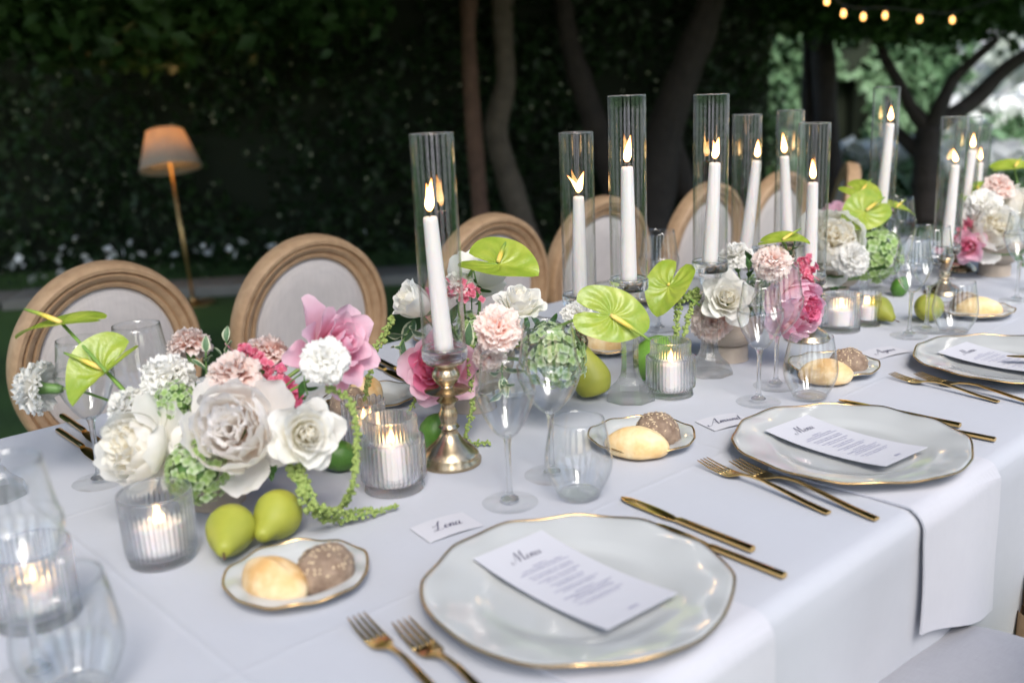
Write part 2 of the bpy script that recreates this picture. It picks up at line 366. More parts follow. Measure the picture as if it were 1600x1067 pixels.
M['crown_leaf'] = leaf_mat('crown_leaf', (.02, .05, .013), (.06, .12, .03), .25, .45, None, 1.2)
M['blossom'] = principled('blossom', (.50, .52, .36), .7)
M['white_bloom'] = principled('white_bloom', (.78, .79, .78), .7)
M['bark'] = principled('bark', (.20, .11, .075), .9, noise=(9, (.09, .05, .035), .6), bump=(25, .8, .02))
M['bark_grey'] = principled('bark_grey', (.17, .135, .10), .9, noise=(9, (.08, .065, .05), .6), bump=(25, .8, .02))
M['dark_bark'] = principled('dark_bark', (.045, .034, .028), .9, noise=(9, (.02, .016, .014), .6), bump=(25, .8, .02))
M['stone'] = principled('paving_stone', (.26, .25, .23), .9, noise=(6, (.16, .155, .14), .6), bump=(40, .5, .006))
M['lampshade'] = None
M['lamp_metal'] = principled('lamp_metal', (.55, .36, .16), .35, 1)
M['hillside_rock'] = principled('hill_rock', (.40, .40, .42), .95, noise=(.5, (.26, .28, .27), .6), bump=(2, .6, .2))  # pale grey rock with darker random patches
def ground_mat():
    m, n, out = newmat('lawn'); L = n.links; tc = N(n, 'ShaderNodeTexCoord')
    t = N(n, 'ShaderNodeTexNoise'); t.inputs['Scale'].default_value = 1.4; t.inputs['Detail'].default_value = 8; L.new(tc.outputs['Object'], t.inputs['Vector'])
    r = ramp(n, [(.3, (.030, .075, .014)), (.7, (.085, .19, .035))], t.outputs['Fac'])
    p = N(n, 'ShaderNodeBsdfPrincipled'); p.inputs['Roughness'].default_value = .9; L.new(r.outputs[0], p.inputs['Base Color'])
    t2 = N(n, 'ShaderNodeTexNoise'); t2.inputs['Scale'].default_value = 60; L.new(tc.outputs['Object'], t2.inputs['Vector'])
    b = N(n, 'ShaderNodeBump'); b.inputs['Strength'].default_value = .9; b.inputs['Distance'].default_value = .03; L.new(t2.outputs['Fac'], b.inputs['Height']); L.new(b.outputs[0], p.inputs['Normal'])
    L.new(p.outputs[0], out.inputs[0]); return m
M['lawn'] = ground_mat()
def shade_mat():
    m, n, out = newmat('lampshade'); L = n.links
    p = N(n, 'ShaderNodeBsdfPrincipled'); p.inputs['Base Color'].default_value = (.70, .62, .54, 1); p.inputs['Roughness'].default_value = .9
    tr = N(n, 'ShaderNodeBsdfTranslucent'); tr.inputs[0].default_value = (.75, .60, .47, 1)
    mx = N(n, 'ShaderNodeMixShader'); mx.inputs[0].default_value = .45; L.new(p.outputs[0], mx.inputs[1]); L.new(tr.outputs[0], mx.inputs[2]); L.new(mx.outputs[0], out.inputs[0]); return m
M['lampshade'] = shade_mat()
M['bulb'] = emission('bulb', [(0, (1, .55, .20)), (1, (1, .62, .26))], 24)
M['string_bulb'] = emission('string_bulb', [(0, (1, .45, .12)), (1, (1, .50, .16))], 2.2)
M['wire'] = principled('wire', (.03, .03, .03), .7)

# ================================================================== THE SETTING
def grid_sheet(x0, x1, y0, y1, nx, ny, fz):
    V = [(x0+(x1-x0)*i/nx, y0+(y1-y0)*j/ny, fz(x0+(x1-x0)*i/nx, y0+(y1-y0)*j/ny)) for j in range(ny+1) for i in range(nx+1)]
    F = [(j*(nx+1)+i, j*(nx+1)+i+1, (j+1)*(nx+1)+i+1, (j+1)*(nx+1)+i) for j in range(ny) for i in range(nx)]
    return V, F
V, F = grid_sheet(-150, 150, -150, 150, 60, 60, lambda x, y: 0.0)
structure('ground', mk('ground', V, F, M['lawn']))

# the bed edging in front of the hedge runs across the view
ED = Vector((.81, -.586, 0)); EN = Vector((.586, .81, 0)); E0 = Vector((3.06, 6.2, 0))
edge = bpy.data.objects.new('paved_edging', None); COL.objects.link(edge); edge['kind'] = 'structure'
s = -4.0
while s < 4.6:
    ln = rng.uniform(.55, .85); c = E0 + ED*(s+ln/2)
    wd = rng.uniform(.36, .42)
    me = bevel_box('slab', 0, 0, .03, ln-.02, wd, .06+rng.uniform(0, .015), M['stone'], .008)
    o = link('slab', me, edge); o.location = c; o.rotation_euler = (0, 0, math.atan2(ED.y, ED.x)+rng.uniform(-.01, .01)); s += ln

def leaf_cloud(P, Nn, size, jitter=.9, aspect=.55, fold=.25):
    """many pointed leaves (2 triangles each side of the midrib) around points P facing roughly Nn"""
    P = np.asarray(P, float); n = len(P)
    d = np.asarray(Nn, float)+nrg.normal(0, jitter, (n, 3)); d /= np.linalg.norm(d, axis=1)[:, None]
    a = nrg.normal(0, 1, (n, 3)); a -= d*(a*d).sum(1)[:, None]; a /= np.linalg.norm(a, axis=1)[:, None]
    b = np.cross(d, a); L = size*nrg.uniform(.6, 1.3, n)[:, None]
    W = L*aspect*.5
    v0 = P-a*L*.5; v1 = P+b*W+d*L*fold*.3; v2 = P+a*L*.5; v3 = P-b*W+d*L*fold*.3
    V = np.stack([v0, v1, v2, v3], 1).reshape(-1, 3); i = np.arange(n)*4
    F = np.concatenate([np.stack([i, i+1, i+2], 1), np.stack([i, i+2, i+3], 1)])
    return V, F
def np_mesh(name, V, F, mat, smooth=False):
    me = bpy.data.meshes.new(name); nf = len(F); k = F.shape[1]
    me.vertices.add(len(V)); me.vertices.foreach_set('co', np.asarray(V, np.float32).ravel())
    me.loops.add(nf*k); me.loops.foreach_set('vertex_index', F.astype(np.int32).ravel())
    me.polygons.add(nf); me.polygons.foreach_set('loop_start', np.arange(nf, dtype=np.int32)*k)
    me.polygons.foreach_set('loop_total', np.full(nf, k, np.int32))
    if smooth: me.polygons.foreach_set('use_smooth', np.ones(nf, bool))
    me.materials.append(mat); me.update(calc_edges=True); me.validate(); return me

# dark ivy hedge across the back
def hedge_wall(name, label, p0, p1, h, thick, nleaf, leaf, mat, core=True, clump=.22, blooms=0, group=None, gap=None):
    p0 = Vector(p0); p1 = Vector(p1); d = (p1-p0); Ln = d.length; d.normalize(); nrm = Vector((d.y, -d.x, 0))
    if nrm.dot(CAM-p0) < 0: nrm = -nrm
    root = thing(name, label, 'hedge', p0, 0, group)
    s_ = nrg.uniform(0, Ln, nleaf); z_ = nrg.uniform(0, h, nleaf)
    ph = nrg.uniform(0, 6, 6)
    bulge = clump*(np.sin(s_*2.1+ph[0])*np.sin(z_*2.6+ph[1])+.6*np.sin(s_*5.3+ph[2])*np.sin(z_*4.9+ph[3])+.4*np.sin(s_*11+ph[4])*np.sin(z_*9+ph[5]))
    off = bulge + nrg.uniform(-.16, .05, nleaf)
    keep = np.ones(nleaf, bool)
    if gap: keep = ~((s_ > gap[0]) & (s_ < gap[1]) & (z_ < gap[2]))
    s_, z_, off = s_[keep], z_[keep], off[keep]
    P = np.outer(s_, np.array(d)) + np.outer(off, np.array(nrm)); P[:, 2] += z_
    V, F = leaf_cloud(P, np.tile(np.array(nrm)+np.array([0, 0, .35]), (len(P), 1)), leaf)
    stuff(link('foliage', np_mesh('foliage', V, F, mat), root))
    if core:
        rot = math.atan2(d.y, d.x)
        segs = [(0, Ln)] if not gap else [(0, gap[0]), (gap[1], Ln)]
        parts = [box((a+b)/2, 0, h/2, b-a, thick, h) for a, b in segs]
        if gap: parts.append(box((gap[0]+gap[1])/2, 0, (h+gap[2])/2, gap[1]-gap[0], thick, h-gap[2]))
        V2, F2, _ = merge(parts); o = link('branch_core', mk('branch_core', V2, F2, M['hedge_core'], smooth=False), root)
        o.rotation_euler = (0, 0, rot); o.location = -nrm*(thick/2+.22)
    if blooms:
        sb = nrg.uniform(0, Ln, blooms); zb = np.abs(nrg.normal(.9, .55, blooms)).clip(.05, h)
        Pb = np.outer(sb, np.array(d))+np.outer(nrg.uniform(.05, .3, blooms), np.array(nrm)); Pb[:, 2] += zb
        Vb, Fb = leaf_cloud(Pb, np.tile(np.array(nrm), (blooms, 1)), .022, .6, .9)
        stuff(link('jasmine_blossoms', np_mesh('jasmine_blossoms', Vb, Fb, M['blossom']), root))
    return root
H0 = E0 + EN*1.15
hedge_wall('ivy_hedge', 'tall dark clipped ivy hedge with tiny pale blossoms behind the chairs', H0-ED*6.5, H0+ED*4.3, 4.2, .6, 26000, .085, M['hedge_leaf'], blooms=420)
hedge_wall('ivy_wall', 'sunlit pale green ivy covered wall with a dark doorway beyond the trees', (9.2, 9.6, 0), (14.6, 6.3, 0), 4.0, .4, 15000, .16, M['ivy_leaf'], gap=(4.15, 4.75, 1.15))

iw = bpy.data.objects['ivy_wall']; dv = (Vector((14.6, 6.3, 0))-Vector((9.2, 9.6, 0))).normalized()
doorway_shade = link('doorway_shade', bevel_box('doorway_shade', 0, 0, .6, .7, .05, 1.2, M['hedge_core'], .01), iw); doorway_shade.location = dv*4.45+Vector((-dv.y, dv.x, 0))*(.45 if Vector((-dv.y, dv.x, 0)).dot(FW) > 0 else -.45); doorway_shade.rotation_euler = (0, 0, math.atan2(dv.y, dv.x))  # dark panel behind the gap, standing in for shade in the doorway
V, F = grid_sheet(-40, 40, -45, -5.5, 24, 12, lambda x, y: .004)
M['gravel'] = principled('gravel', (.58, .55, .50), .95, noise=(60, (.46, .43, .39), .5), bump=(90, .8, .02))
structure('added_gravel_terrace', mk('added_gravel_terrace', V, F, M['gravel']))  # unseen pale ground added for glass reflections and bounced light
# white flowers along the foot of the hedge
def bloom_row(name, label, p0, p1, n, size, h, mat, green=None):
    p0 = np.array(p0, float); p1 = np.array(p1, float)
    o = thing(name, label, 'flower bed', tuple(p0))
    t = nrg.uniform(0, 1, n); P = np.outer(t, p1-p0); P += nrg.normal(0, .14, (n, 3)); P[:, 2] = np.abs(nrg.normal(h, h*.25, n))
    Vb, Fb = leaf_cloud(P, np.tile((0, 0, 1.), (n, 1)), size, .8, .9); stuff(link('white_blooms', np_mesh('white_blooms', Vb, Fb, mat), o))
    t = nrg.uniform(0, 1, n*3); P = np.outer(t, p1-p0); P += nrg.normal(0, .18, (n*3, 3)); P[:, 2] = nrg.uniform(0, h, n*3)
    Vb, Fb = leaf_cloud(P, np.tile((0, 0, 1.), (n*3, 1)), size*1.3, .8, .5); stuff(link('leaves', np_mesh('leaves', Vb, Fb, green or M['hedge_leaf']), o))
    return o
a = E0+EN*.55
bloom_row('white_flower_bed', 'low bed of small white flowers at the foot of the dark hedge', a-ED*3.0, a+ED*1.2, 110, .07, .2, M['white_bloom'])
for lab, p0, p1, hh, n_ in (('long low white flower row across the lawn before the ivy doorway', at(1335, 268, .25), at(1440, 258, .25), .35, 420),
                       ('white flower row on the lawn behind the forked dark tree', at(1500, 283, .25), at(1640, 270, .25), .35, 420),
                       ('farthest white flower row where the lawn meets the pale hillside', at(1505, 222, .3), at(1680, 205, .3), .6, 700)):
    p0.z = p1.z = 0
    bloom_row('white_flower_bed', lab, p0, p1, n_, .22, hh, M['white_bloom'], M['ivy_leaf'])

# pale hillside beyond the lawn, right
def hill(x, y):
    d = max(0.0, (x*.86+y*.5)-22.0)
    return min(10, d*.45)*1.0+.35*math.sin(x*.8)*math.sin(y*.7)*min(1, d/3)
V, F = grid_sheet(0, 60, 0, 60, 60, 60, lambda x, y: 0)
HX, HY = [], []
V = []; nn = 60
for j in range(nn+1):
    for i in range(nn+1):
        u = 20+i/nn*35; v = -30+60*j/nn
        x = u*.90-v*.43; y = u*.43+v*.90
        dd = u-20
        V.append((x, y, -.1+min(9, dd*.55)+.4*math.sin(x*.9)*math.sin(y*.8)*min(1, dd/2)))
F = [(j*(nn+1)+i, j*(nn+1)+i+1, (j+1)*(nn+1)+i+1, (j+1)*(nn+1)+i) for j in range(nn) for i in range(nn)]
structure('hillside', mk('hillside', V, F, M['hillside_rock']))
nh = 9000
u = 20.5+nrg.uniform(0, 1, nh)*22; v = nrg.uniform(-28, 28, nh)
P = np.stack([u*.90-v*.43, u*.43+v*.90, np.minimum(9, (u-20)*.55)+nrg.uniform(0, .5, nh)], 1)
Vb, Fb = leaf_cloud(P, np.tile((-.8, -.4, .5), (nh, 1)), .5, .8, .7)
M['scrub'] = leaf_mat('scrub', (.24, .29, .22), (.42, .44, .40), .2, .8, None, .4)
o = stuff(link('hillside_scrub', np_mesh('hillside_scrub', Vb, Fb, M['scrub']))); tag(o, 'pale grey scrub covering the far hillside beyond the lawn', 'scrub')

# trees -------------------------------------------------------------
def tree(name, label, trunk, radii, limbs, mat, crown, leafmat, nleaf, leaf=.13, group='garden trees around the table'):
    base = Vector(trunk[0]); root = thing(name, label, 'tree', base, 0, group)
    loc = lambda pts: [Vector(p)-base for p in pts]
    def rough(pts, r, n):
        sp = smooth_path(loc(pts), n); rr = np.interp(np.linspace(0, 1, len(sp)), np.linspace(0, 1, len(r)), r)
        rr = [x*(1+rng.uniform(-.08, .08)) for x in rr]; return tube(sp, rr, 10)
    Vt, Ft, uvt = rough(trunk, radii, 18); link('trunk', mk('trunk', Vt, Ft, mat, uvt), root)
    for pts, r in limbs:
        Vt, Ft, uvt = rough(pts, r, 14); link('limb', mk('limb', Vt, Ft, mat, uvt), root)
    P = []
    for (c, rx, ry, rz, wgt) in crown:
        c = Vector(c)-base; k = int(nleaf*wgt)
        nc = max(6, k//45)
        for _ in range(nc):
            q = nrg.normal(0, 1, 3); q /= np.linalg.norm(q); q *= nrg.uniform(.35, 1)**.6
            cc = np.array(c)+q*np.array([rx, ry, rz])
            P.append(cc+nrg.normal(0, .16, (k//nc, 3))*np.array([1, 1, .7]))
    P = np.concatenate(P); Vb, Fb = leaf_cloud(P, np.tile((0, 0, 1.), (len(P), 1)), leaf, .9)
    stuff(link('crown', np_mesh('crown', Vb, Fb, leafmat), root)); return root
def gp(px, py, t, z=None):
    p = dep(px, py, t); return p
def trunk_px(pts, t):                     # trunk drawn through pixels at one depth, foot dropped to the ground
    q = [dep(x, y, t) for x, y in pts]
    if q[0].z > 0.05:
        f = q[0].copy(); dirn = (q[0]-q[1]); k = q[0].z/max(.3, -dirn.z) if dirn.z < 0 else 0
        f = q[0]+dirn*min(k, 3); f.z = 0; q = [f]+q
    q[0].z = 0; return q
def slab(p, r=1.7, z=3.1, h=.55, wgt=1):  # unseen crown, widened and pulled forward to shade the hedge
    q = Vector((p.x, p.y, z)) - Vector((FW.x, FW.y, 0)).normalized()*1.6
    return ((q.x, q.y, z), r*1.75, r*1.75, h*.7, wgt)
T = {}
t1 = trunk_px([(752, 345), (740, 200), (732, 60), (728, -120), (728, -300)], 7.2)
tree('garden_tree', 'slim straight reddish brown tree trunk rising behind the third chair', t1, [.07, .065, .06, .055, .05, .05], [([t1[3], t1[4]+Vector((.3, .1, .2))], [.04, .02])], M['bark'], [slab(t1[-1], 1.6)], M['crown_leaf'], 14000, .26)
t2 = trunk_px([(815, 345), (790, 265), (775, 200), (790, 130), (785, 40), (770, -160)], 7.5)
tree('garden_tree', 'crooked greyish tree trunk standing close beside the slim reddish trunk', t2, [.11, .10, .095, .085, .08, .075, .06], [([t2[4], t2[5]+Vector((.4, .3, .5))], [.05, .03])], M['bark_grey'], [slab(t2[-1], 1.6)], M['crown_leaf'], 14000, .26)
t3 = trunk_px([(935, 210), (905, 120), (885, 40), (870, -120)], 7.6)
tree('garden_tree', 'dark tree trunk leaning behind the two flamed candle tube', t3, [.11, .10, .095, .08, .06], [], M['dark_bark'], [slab(t3[-1], 1.5)], M['crown_leaf'], 14000, .26)
t4 = trunk_px([(1010, 385), (1020, 300), (1040, 200), (1075, 100), (1105, 20), (1130, -90)], 7.6)
tree('garden_tree', 'thick dark tree trunk leaning right beside the farther lamp', t4, [.20, .18, .16, .14, .13, .11, .09], [([t4[5], dep(1040, -20, 7.4), dep(960, -60, 7.2)], [.08, .06, .04]), ([t4[2], dep(1080, 310, 7.7), dep(1130, 260, 7.9), dep(1160, 180, 8.2)], [.1, .09, .075, .06])], M['dark_bark'], [slab(t4[-1], 1.7, 2.9)], M['crown_leaf'], 14000, .26)
t5 = trunk_px([(1150, 185), (1175, 110), (1195, 40), (1215, -60)], 9.2)
tree('garden_tree', 'brown tree trunk tilting right behind the leaning candles', t5, [.13, .12, .115, .11, .09], [], M['bark'], [((t5[-1].x, t5[-1].y, 2.9), 1.6, 1.6, .3, 1)], M['crown_leaf'], 14000, .26)
t6 = trunk_px([(1297, 260), (1290, 190), (1288, 110), (1280, 20), (1270, -80)], 9.6)
tree('garden_tree', 'dark upright double tree trunk before the sunlit ivy wall', t6, [.13, .12, .11, .11, .1, .09], [([t6[0]+Vector((-.15, .1, 0)), dep(1262, 180, 9.7), dep(1262, 70, 9.8), dep(1255, -40, 9.9)], [.07, .06, .055, .05])], M['dark_bark'], [((t6[-1].x, t6[-1].y, 2.7), 1.7, 1.7, .3, 1)], M['crown_leaf'], 9000, .22)
t7 = trunk_px([(1447, 350), (1447, 290), (1448, 245), (1452, 205)], 8.3)
tree('garden_tree', 'dark gnarled tree forking low into spreading branches at the lawn edge', t7, [.15, .12, .105, .105, .12], [
    ([t7[-1], dep(1425, 170, 8.3), dep(1405, 130, 8.3), dep(1378, 80, 8.4), dep(1370, 20, 8.4)], [.08, .055, .045, .04, .03]),
    ([t7[-1], dep(1470, 165, 8.2), dep(1490, 125, 8.2), dep(1520, 95, 8.1), dep(1560, 60, 8.0)], [.08, .065, .05, .04, .03]),
    ([t7[-1], dep(1490, 180, 8.3), dep(1530, 150, 8.3), dep(1575, 105, 8.2), dep(1650, 60, 8.0)], [.085, .075, .07, .06, .05]),
    ([t7[-2], dep(1420, 225, 8.4), dep(1395, 195, 8.6), dep(1385, 150, 8.7)], [.07, .06, .045, .03])],
    M['dark_bark'], [((*dep(1500, -2, 8.4),), 1.7, .8, .16, .6), ((*dep(1330, 0, 9.0),), 1.4, .8, .16, .4), ((*dep(1560, -90, 7.4),), 1.8, 1.4, .25, .4)], M['crown_leaf'], 20000, .12)
t8 = trunk_px([(-190, 480), (-185, 200), (-180, -150)], 6.0)
tree('garden_tree', 'tree whose leafy branches hang into the top of the dark hedge', t8, [.12, .11, .10, .08], [([t8[-1], dep(60, -60, 6.0), dep(260, -15, 5.9), dep(420, -10, 5.9)], [.06, .045, .03, .02])], M['dark_bark'],
     [((*dep(170, 5, 5.9),), .55, .4, .2, .25), ((*dep(400, -25, 5.9),), .7, .4, .2, .25), slab(dep(100, -200, 5.6), 2.1, 2.9, .5, .6), slab(dep(-500, -200, 5.6), 1.9, 2.7, .5, .4)], M['crown_leaf'], 22000, .13)

t9 = [Vector((-1.9, .9, 0)), Vector((-1.8, .95, 1.2)), Vector((-1.5, 1.0, 2.3)), Vector((-.9, 1.1, 3.0))]  # tree added overhead, out of view, to cut the sky light on the table
tree('garden_tree', 'wide spreading tree added out of view to shade the table', t9, [.2, .17, .15, .12], [([t9[2], Vector((-.2, .4, 3.1)), Vector((1.2, .6, 3.4))], [.1, .08, .05]), ([t9[2], Vector((-.3, 1.9, 3.1)), Vector((1.3, 2.2, 3.4))], [.1, .08, .05])],
     M['dark_bark'], [((.6, 1.7, 3.5), 2.4, 1.9, .25, .5), ((3.0, 2.0, 3.5), 2.2, 1.8, .25, .5)], M['crown_leaf'], 16000, .2)
for lab, ang, dist, hgt, rr in (('slender dark cypress added out of view, opposite the hedge', 196, 6.0, 7.5, .75), ('second slender cypress added out of view', 219, 6.6, 8.0, .7), ('third slender cypress added out of view', 247, 6.2, 7.2, .7), ('fourth slender cypress added out of view', 276, 6.6, 8.2, .8), ('fifth slender cypress added out of view', 308, 7.0, 7.8, .8)):  # unseen cypresses added as dark bands for the glass to reflect
    b_ = Vector((.8+dist*math.cos(rad(ang)), 1.0+dist*math.sin(rad(ang)), 0)); root = thing('added_cypress', lab, 'tree', b_, 0, 'cypresses added out of view')
    Vt, Ft, uvt = tube([(0, 0, 0), (0, 0, hgt*.5), (0, 0, hgt*.9)], [.12, .09, .03], 10); link('trunk', mk('trunk', Vt, Ft, M['dark_bark'], uvt), root)
    k = 5000; zz = nrg.uniform(.01, 1, k)**1.15*hgt; rmax = rr*np.sin(np.pi*np.clip(zz/hgt*.85+.13, 0, 1))**.6; aa = nrg.uniform(0, 6.283, k); q = nrg.uniform(.5, 1, k)**.5*rmax
    Vb, Fb = leaf_cloud(np.stack([q*np.cos(aa), q*np.sin(aa), zz], 1), np.stack([np.cos(aa), np.sin(aa), 0*aa+.5], 1), .24, .5); stuff(link('crown', np_mesh('crown', Vb, Fb, M['crown_leaf']), root))

# lamps -------------------------------------------------------------
def floor_lamp(label, foot, top, sh, r0, r1):
    foot = Vector(foot); top = Vector(top); root = thing('garden_lamp', label, 'lamp', foot, 0, 'garden lamps')
    ax = (top-foot); Mx = basis(ax.normalized())
    h = ax.length
    Vt, Ft, uvt = tube([ax.normalized()*.01, ax.normalized()*(h-sh*.35)], .011, 12); link('pole', mk('pole', Vt, Ft, M['lamp_metal'], uvt), root)
    Vt, Ft, uvt = lathe([(0.0, 0), (.13, 0), (.13, .012), (.03, .022), (.012, .05)], 32); link('base', mk('base', Vt, Ft, M['lamp_metal'], uvt, sharp=40), root)
    Vt, Ft, uvt = lathe([(r0, 0), (r0*.5+r1*.5, sh*.5), (r1, sh), (r1-.003, sh), (r0*.5+r1*.5-.003, sh*.5), (r0-.003, 0), (r0, 0)], 40)
    o = link('lamp_shade', mk('lamp_shade', Vt, Ft, M['lampshade'], uvt), root)
    o.matrix_local = Matrix.Translation(ax.normalized()*(h-sh)) @ Mx
    Vt, Ft, uvt = lathe([(.001, -.03), (.02, -.022), (.03, 0), (.022, .024), (.001, .034)], 16)
    b = link('bulb', mk('bulb', Vt, Ft, M['bulb'], uvt), root); b.matrix_local = Matrix.Translation(ax.normalized()*(h-sh*.16)) @ Mx
    return root
d1 = 6.0
floor_lamp('lit brass garden lamp with cone shade before the dark hedge, left of the chairs', (*at(303, 475, 0),), dep(257, 205, depth_of(at(303, 475, 0))), .245, .195, .115)
d2 = 9.6
p2 = dep(1057, 181, d2); f2 = p2.copy(); f2.z = 0; f2 += RT*(-.06); f2.z = 0
floor_lamp('lit garden lamp with pale shade beside the leaning dark trunk', f2, p2, .25, .145, .075)

# string of bulbs ---------------------------------------------------
bp = [(1255, -30), (1292, 3), (1318, 22), (1349, 27), (1383, 25), (1437, 31), (1488, 32), (1560, 10)]
bd = [5.6, 5.7, 5.9, 6.1, 6.3, 6.5, 6.7, 6.9]
pw = [dep(x, y, t) for (x, y), t in zip(bp, bd)]
Vt, Ft, uvt = tube(smooth_path([p+Vector((0, 0, .05)) for p in pw], 60), .004, 6)
o = link('light_cable', mk('light_cable', Vt, Ft, M['wire'], uvt)); tag(o, 'thin dark cable carrying the warm bulbs under the tree crown', 'cable')
bulb_me = mk('bulb', *[x for x in lathe([(.001, -.018), (.008, -.016), (.013, -.005), (.012, .005), (.007, .020), (.006, .024)], 14)][:2], M['string_bulb'], lathe([(.001, -.018), (.008, -.016), (.013, -.005), (.012, .005), (.007, .020), (.006, .024)], 14)[2])
sock_me = mk('socket', *lathe([(.010, .022), (.011, .025), (.011, .05), (.004, .052)], 12)[:2], M['wire'])
for p in pw[1:-1]:
    r_ = thing('string_bulb', 'small glowing warm bulb hanging from the dark cable', 'bulb', p, 0, 'bulbs on the light string')
    link('glass', bulb_me, r_); link('socket', sock_me, r_)

# ================================================================== TABLE, CLOTH, CHAIRS
X0, X1, Y0, Y1 = -0.45, 3.02, 0.488, 1.70
TZ = TABLE_Z - 0.004                       # cloth thickness lies on the wooden top
tb = thing('banquet_table', 'long wooden banquet table hidden under the white cloth', 'table', ((X0+X1)/2, (Y0+Y1)/2, 0))
link('table_top', bevel_box('table_top', 0, 0, TZ-.02, X1-X0-.012, Y1-Y0-.012, .035, M['oak'], .004), tb)
for sx in (-1, 0, 1):
    for sy in (-1, 1):
        link('leg', bevel_box('leg', sx*(X1-X0)*.44, sy*(Y1-Y0)*.4, (TZ-.038)/2, .07, .07, TZ-.038, M['oak'], .004), tb)
def cloth_mesh():
    # closed ring sections around the table: rings go from the top's middle over the rounded edge to the hem
    nper = 420; V, F = [], []
    R = .022
    def outline(s, grow):
        hx = (X1-X0)/2+grow; hy = (Y1-Y0)/2+grow; cr = .03+max(0, grow)
        # rounded rectangle by arc length
        segs = [2*hx-2*cr, 2*hy-2*cr]; per = 2*(segs[0]+segs[1])+2*math.pi*cr; d = s*per
        for k in range(4):
            ln = segs[k % 2]
            if d < ln:
                if k == 0: return (-hx+cr+d, -hy, 0, -1)
                if k == 1: return (hx, -hy+cr+d, 1, 0)
                if k == 2: return (hx-cr-d, hy, 0, 1)
                return (-hx, hy-cr-d, -1, 0)
            d -= ln; arc = math.pi/2*cr
            if d < arc:
                a = d/cr; c = [(hx-cr, -hy+cr, -math.pi/2), (hx-cr, hy-cr, 0), (-hx+cr, hy-cr, math.pi/2), (-hx+cr, -hy+cr, math.pi)][k]
                return (c[0]+cr*math.cos(c[2]+a), c[1]+cr*math.sin(c[2]+a), math.cos(c[2]+a), math.sin(c[2]+a))
            d -= arc
        return outline(0, grow)
    rings = []
    for g in (-.25, -.12, -.05): rings.append((g, 0.0, 0))
    for a in (0, 20, 40, 60, 80): rings.append((-R+R*math.sin(rad(a)), -R+R*math.cos(rad(a)), 0))
    for z in (.05, .09, .14, .2, .27, .34, .42, .5, .58, .66, .735): rings.append((0.0, -z, z))
    for g, dz, hang in rings:
        for i in range(nper):
            s = i/nper
            x, y, nx, ny = outline(s, g)
            a = min(1, hang/.5)
            wv = (.011*math.sin(s*2*math.pi*23+1.3)+.007*math.sin(s*2*math.pi*37)+.004*math.sin(s*2*math.pi*71))*a**1.2
            wv += -.022*a
            V.append(((X0+X1)/2+x+nx*wv, (Y0+Y1)/2+y+ny*wv, TABLE_Z+dz-.0008))
    for j in range(len(rings)-1):
        for i in range(nper):
            k = (i+1) % nper; F.append((j*nper+i, j*nper+k, (j+1)*nper+k, (j+1)*nper+i))
    F.append(tuple(range(nper-1, -1, -1)))
    return mk('tablecloth', V, F, M['cloth'])
o = link('tablecloth', cloth_mesh()); tag(o, 'white tablecloth covering the long table and hanging down its side', 'tablecloth')

# chairs ------------------------------------------------------------
def oval_frame(rx, rz, prof, n=72):
    """prof: (offset outward, depth) closed loop swept round an oval in the XZ plane"""
    V, F, uv = [], [], []; m = len(prof)
    for i in range(n):
        a = 2*math.pi*i/n; c, s_ = math.cos(a), math.sin(a)
        nx, nz = c*rz, s_*rx; l = math.hypot(nx, nz); nx, nz = nx/l, nz/l
        for j, (o_, d) in enumerate(prof): V.append((rx*c+nx*o_, d, rz*s_+nz*o_)); uv.append((i/n*6, j/m))
    for i in range(n):
        k = (i+1) % n
        for j in range(m):
            j2 = (j+1) % m; F.append((i*m+j, i*m+j2, k*m+j2, k*m+j))
    return V, F, uv
def pad_oval(rx, rz, d0, d1, n=64, rings=8):
    V, F = [], []
    V.append((0, d1, 0))
    for j in range(1, rings+1):
        t = j/rings; d = d0+(d1-d0)*math.sqrt(max(0, 1-t**4))
        for i in range(n):
            a = 2*math.pi*i/n; V.append((rx*t*math.cos(a), d, rz*t*math.sin(a)))
    for i in range(n): F.append((0, 1+i, 1+(i+1) % n))
    for j in range(rings-1):
        for i in range(n):
            k = (i+1) % n; F.append((1+j*n+i, 1+(j+1)*n+i, 1+(j+1)*n+k, 1+j*n+k))
    return V, F
_cd = {}
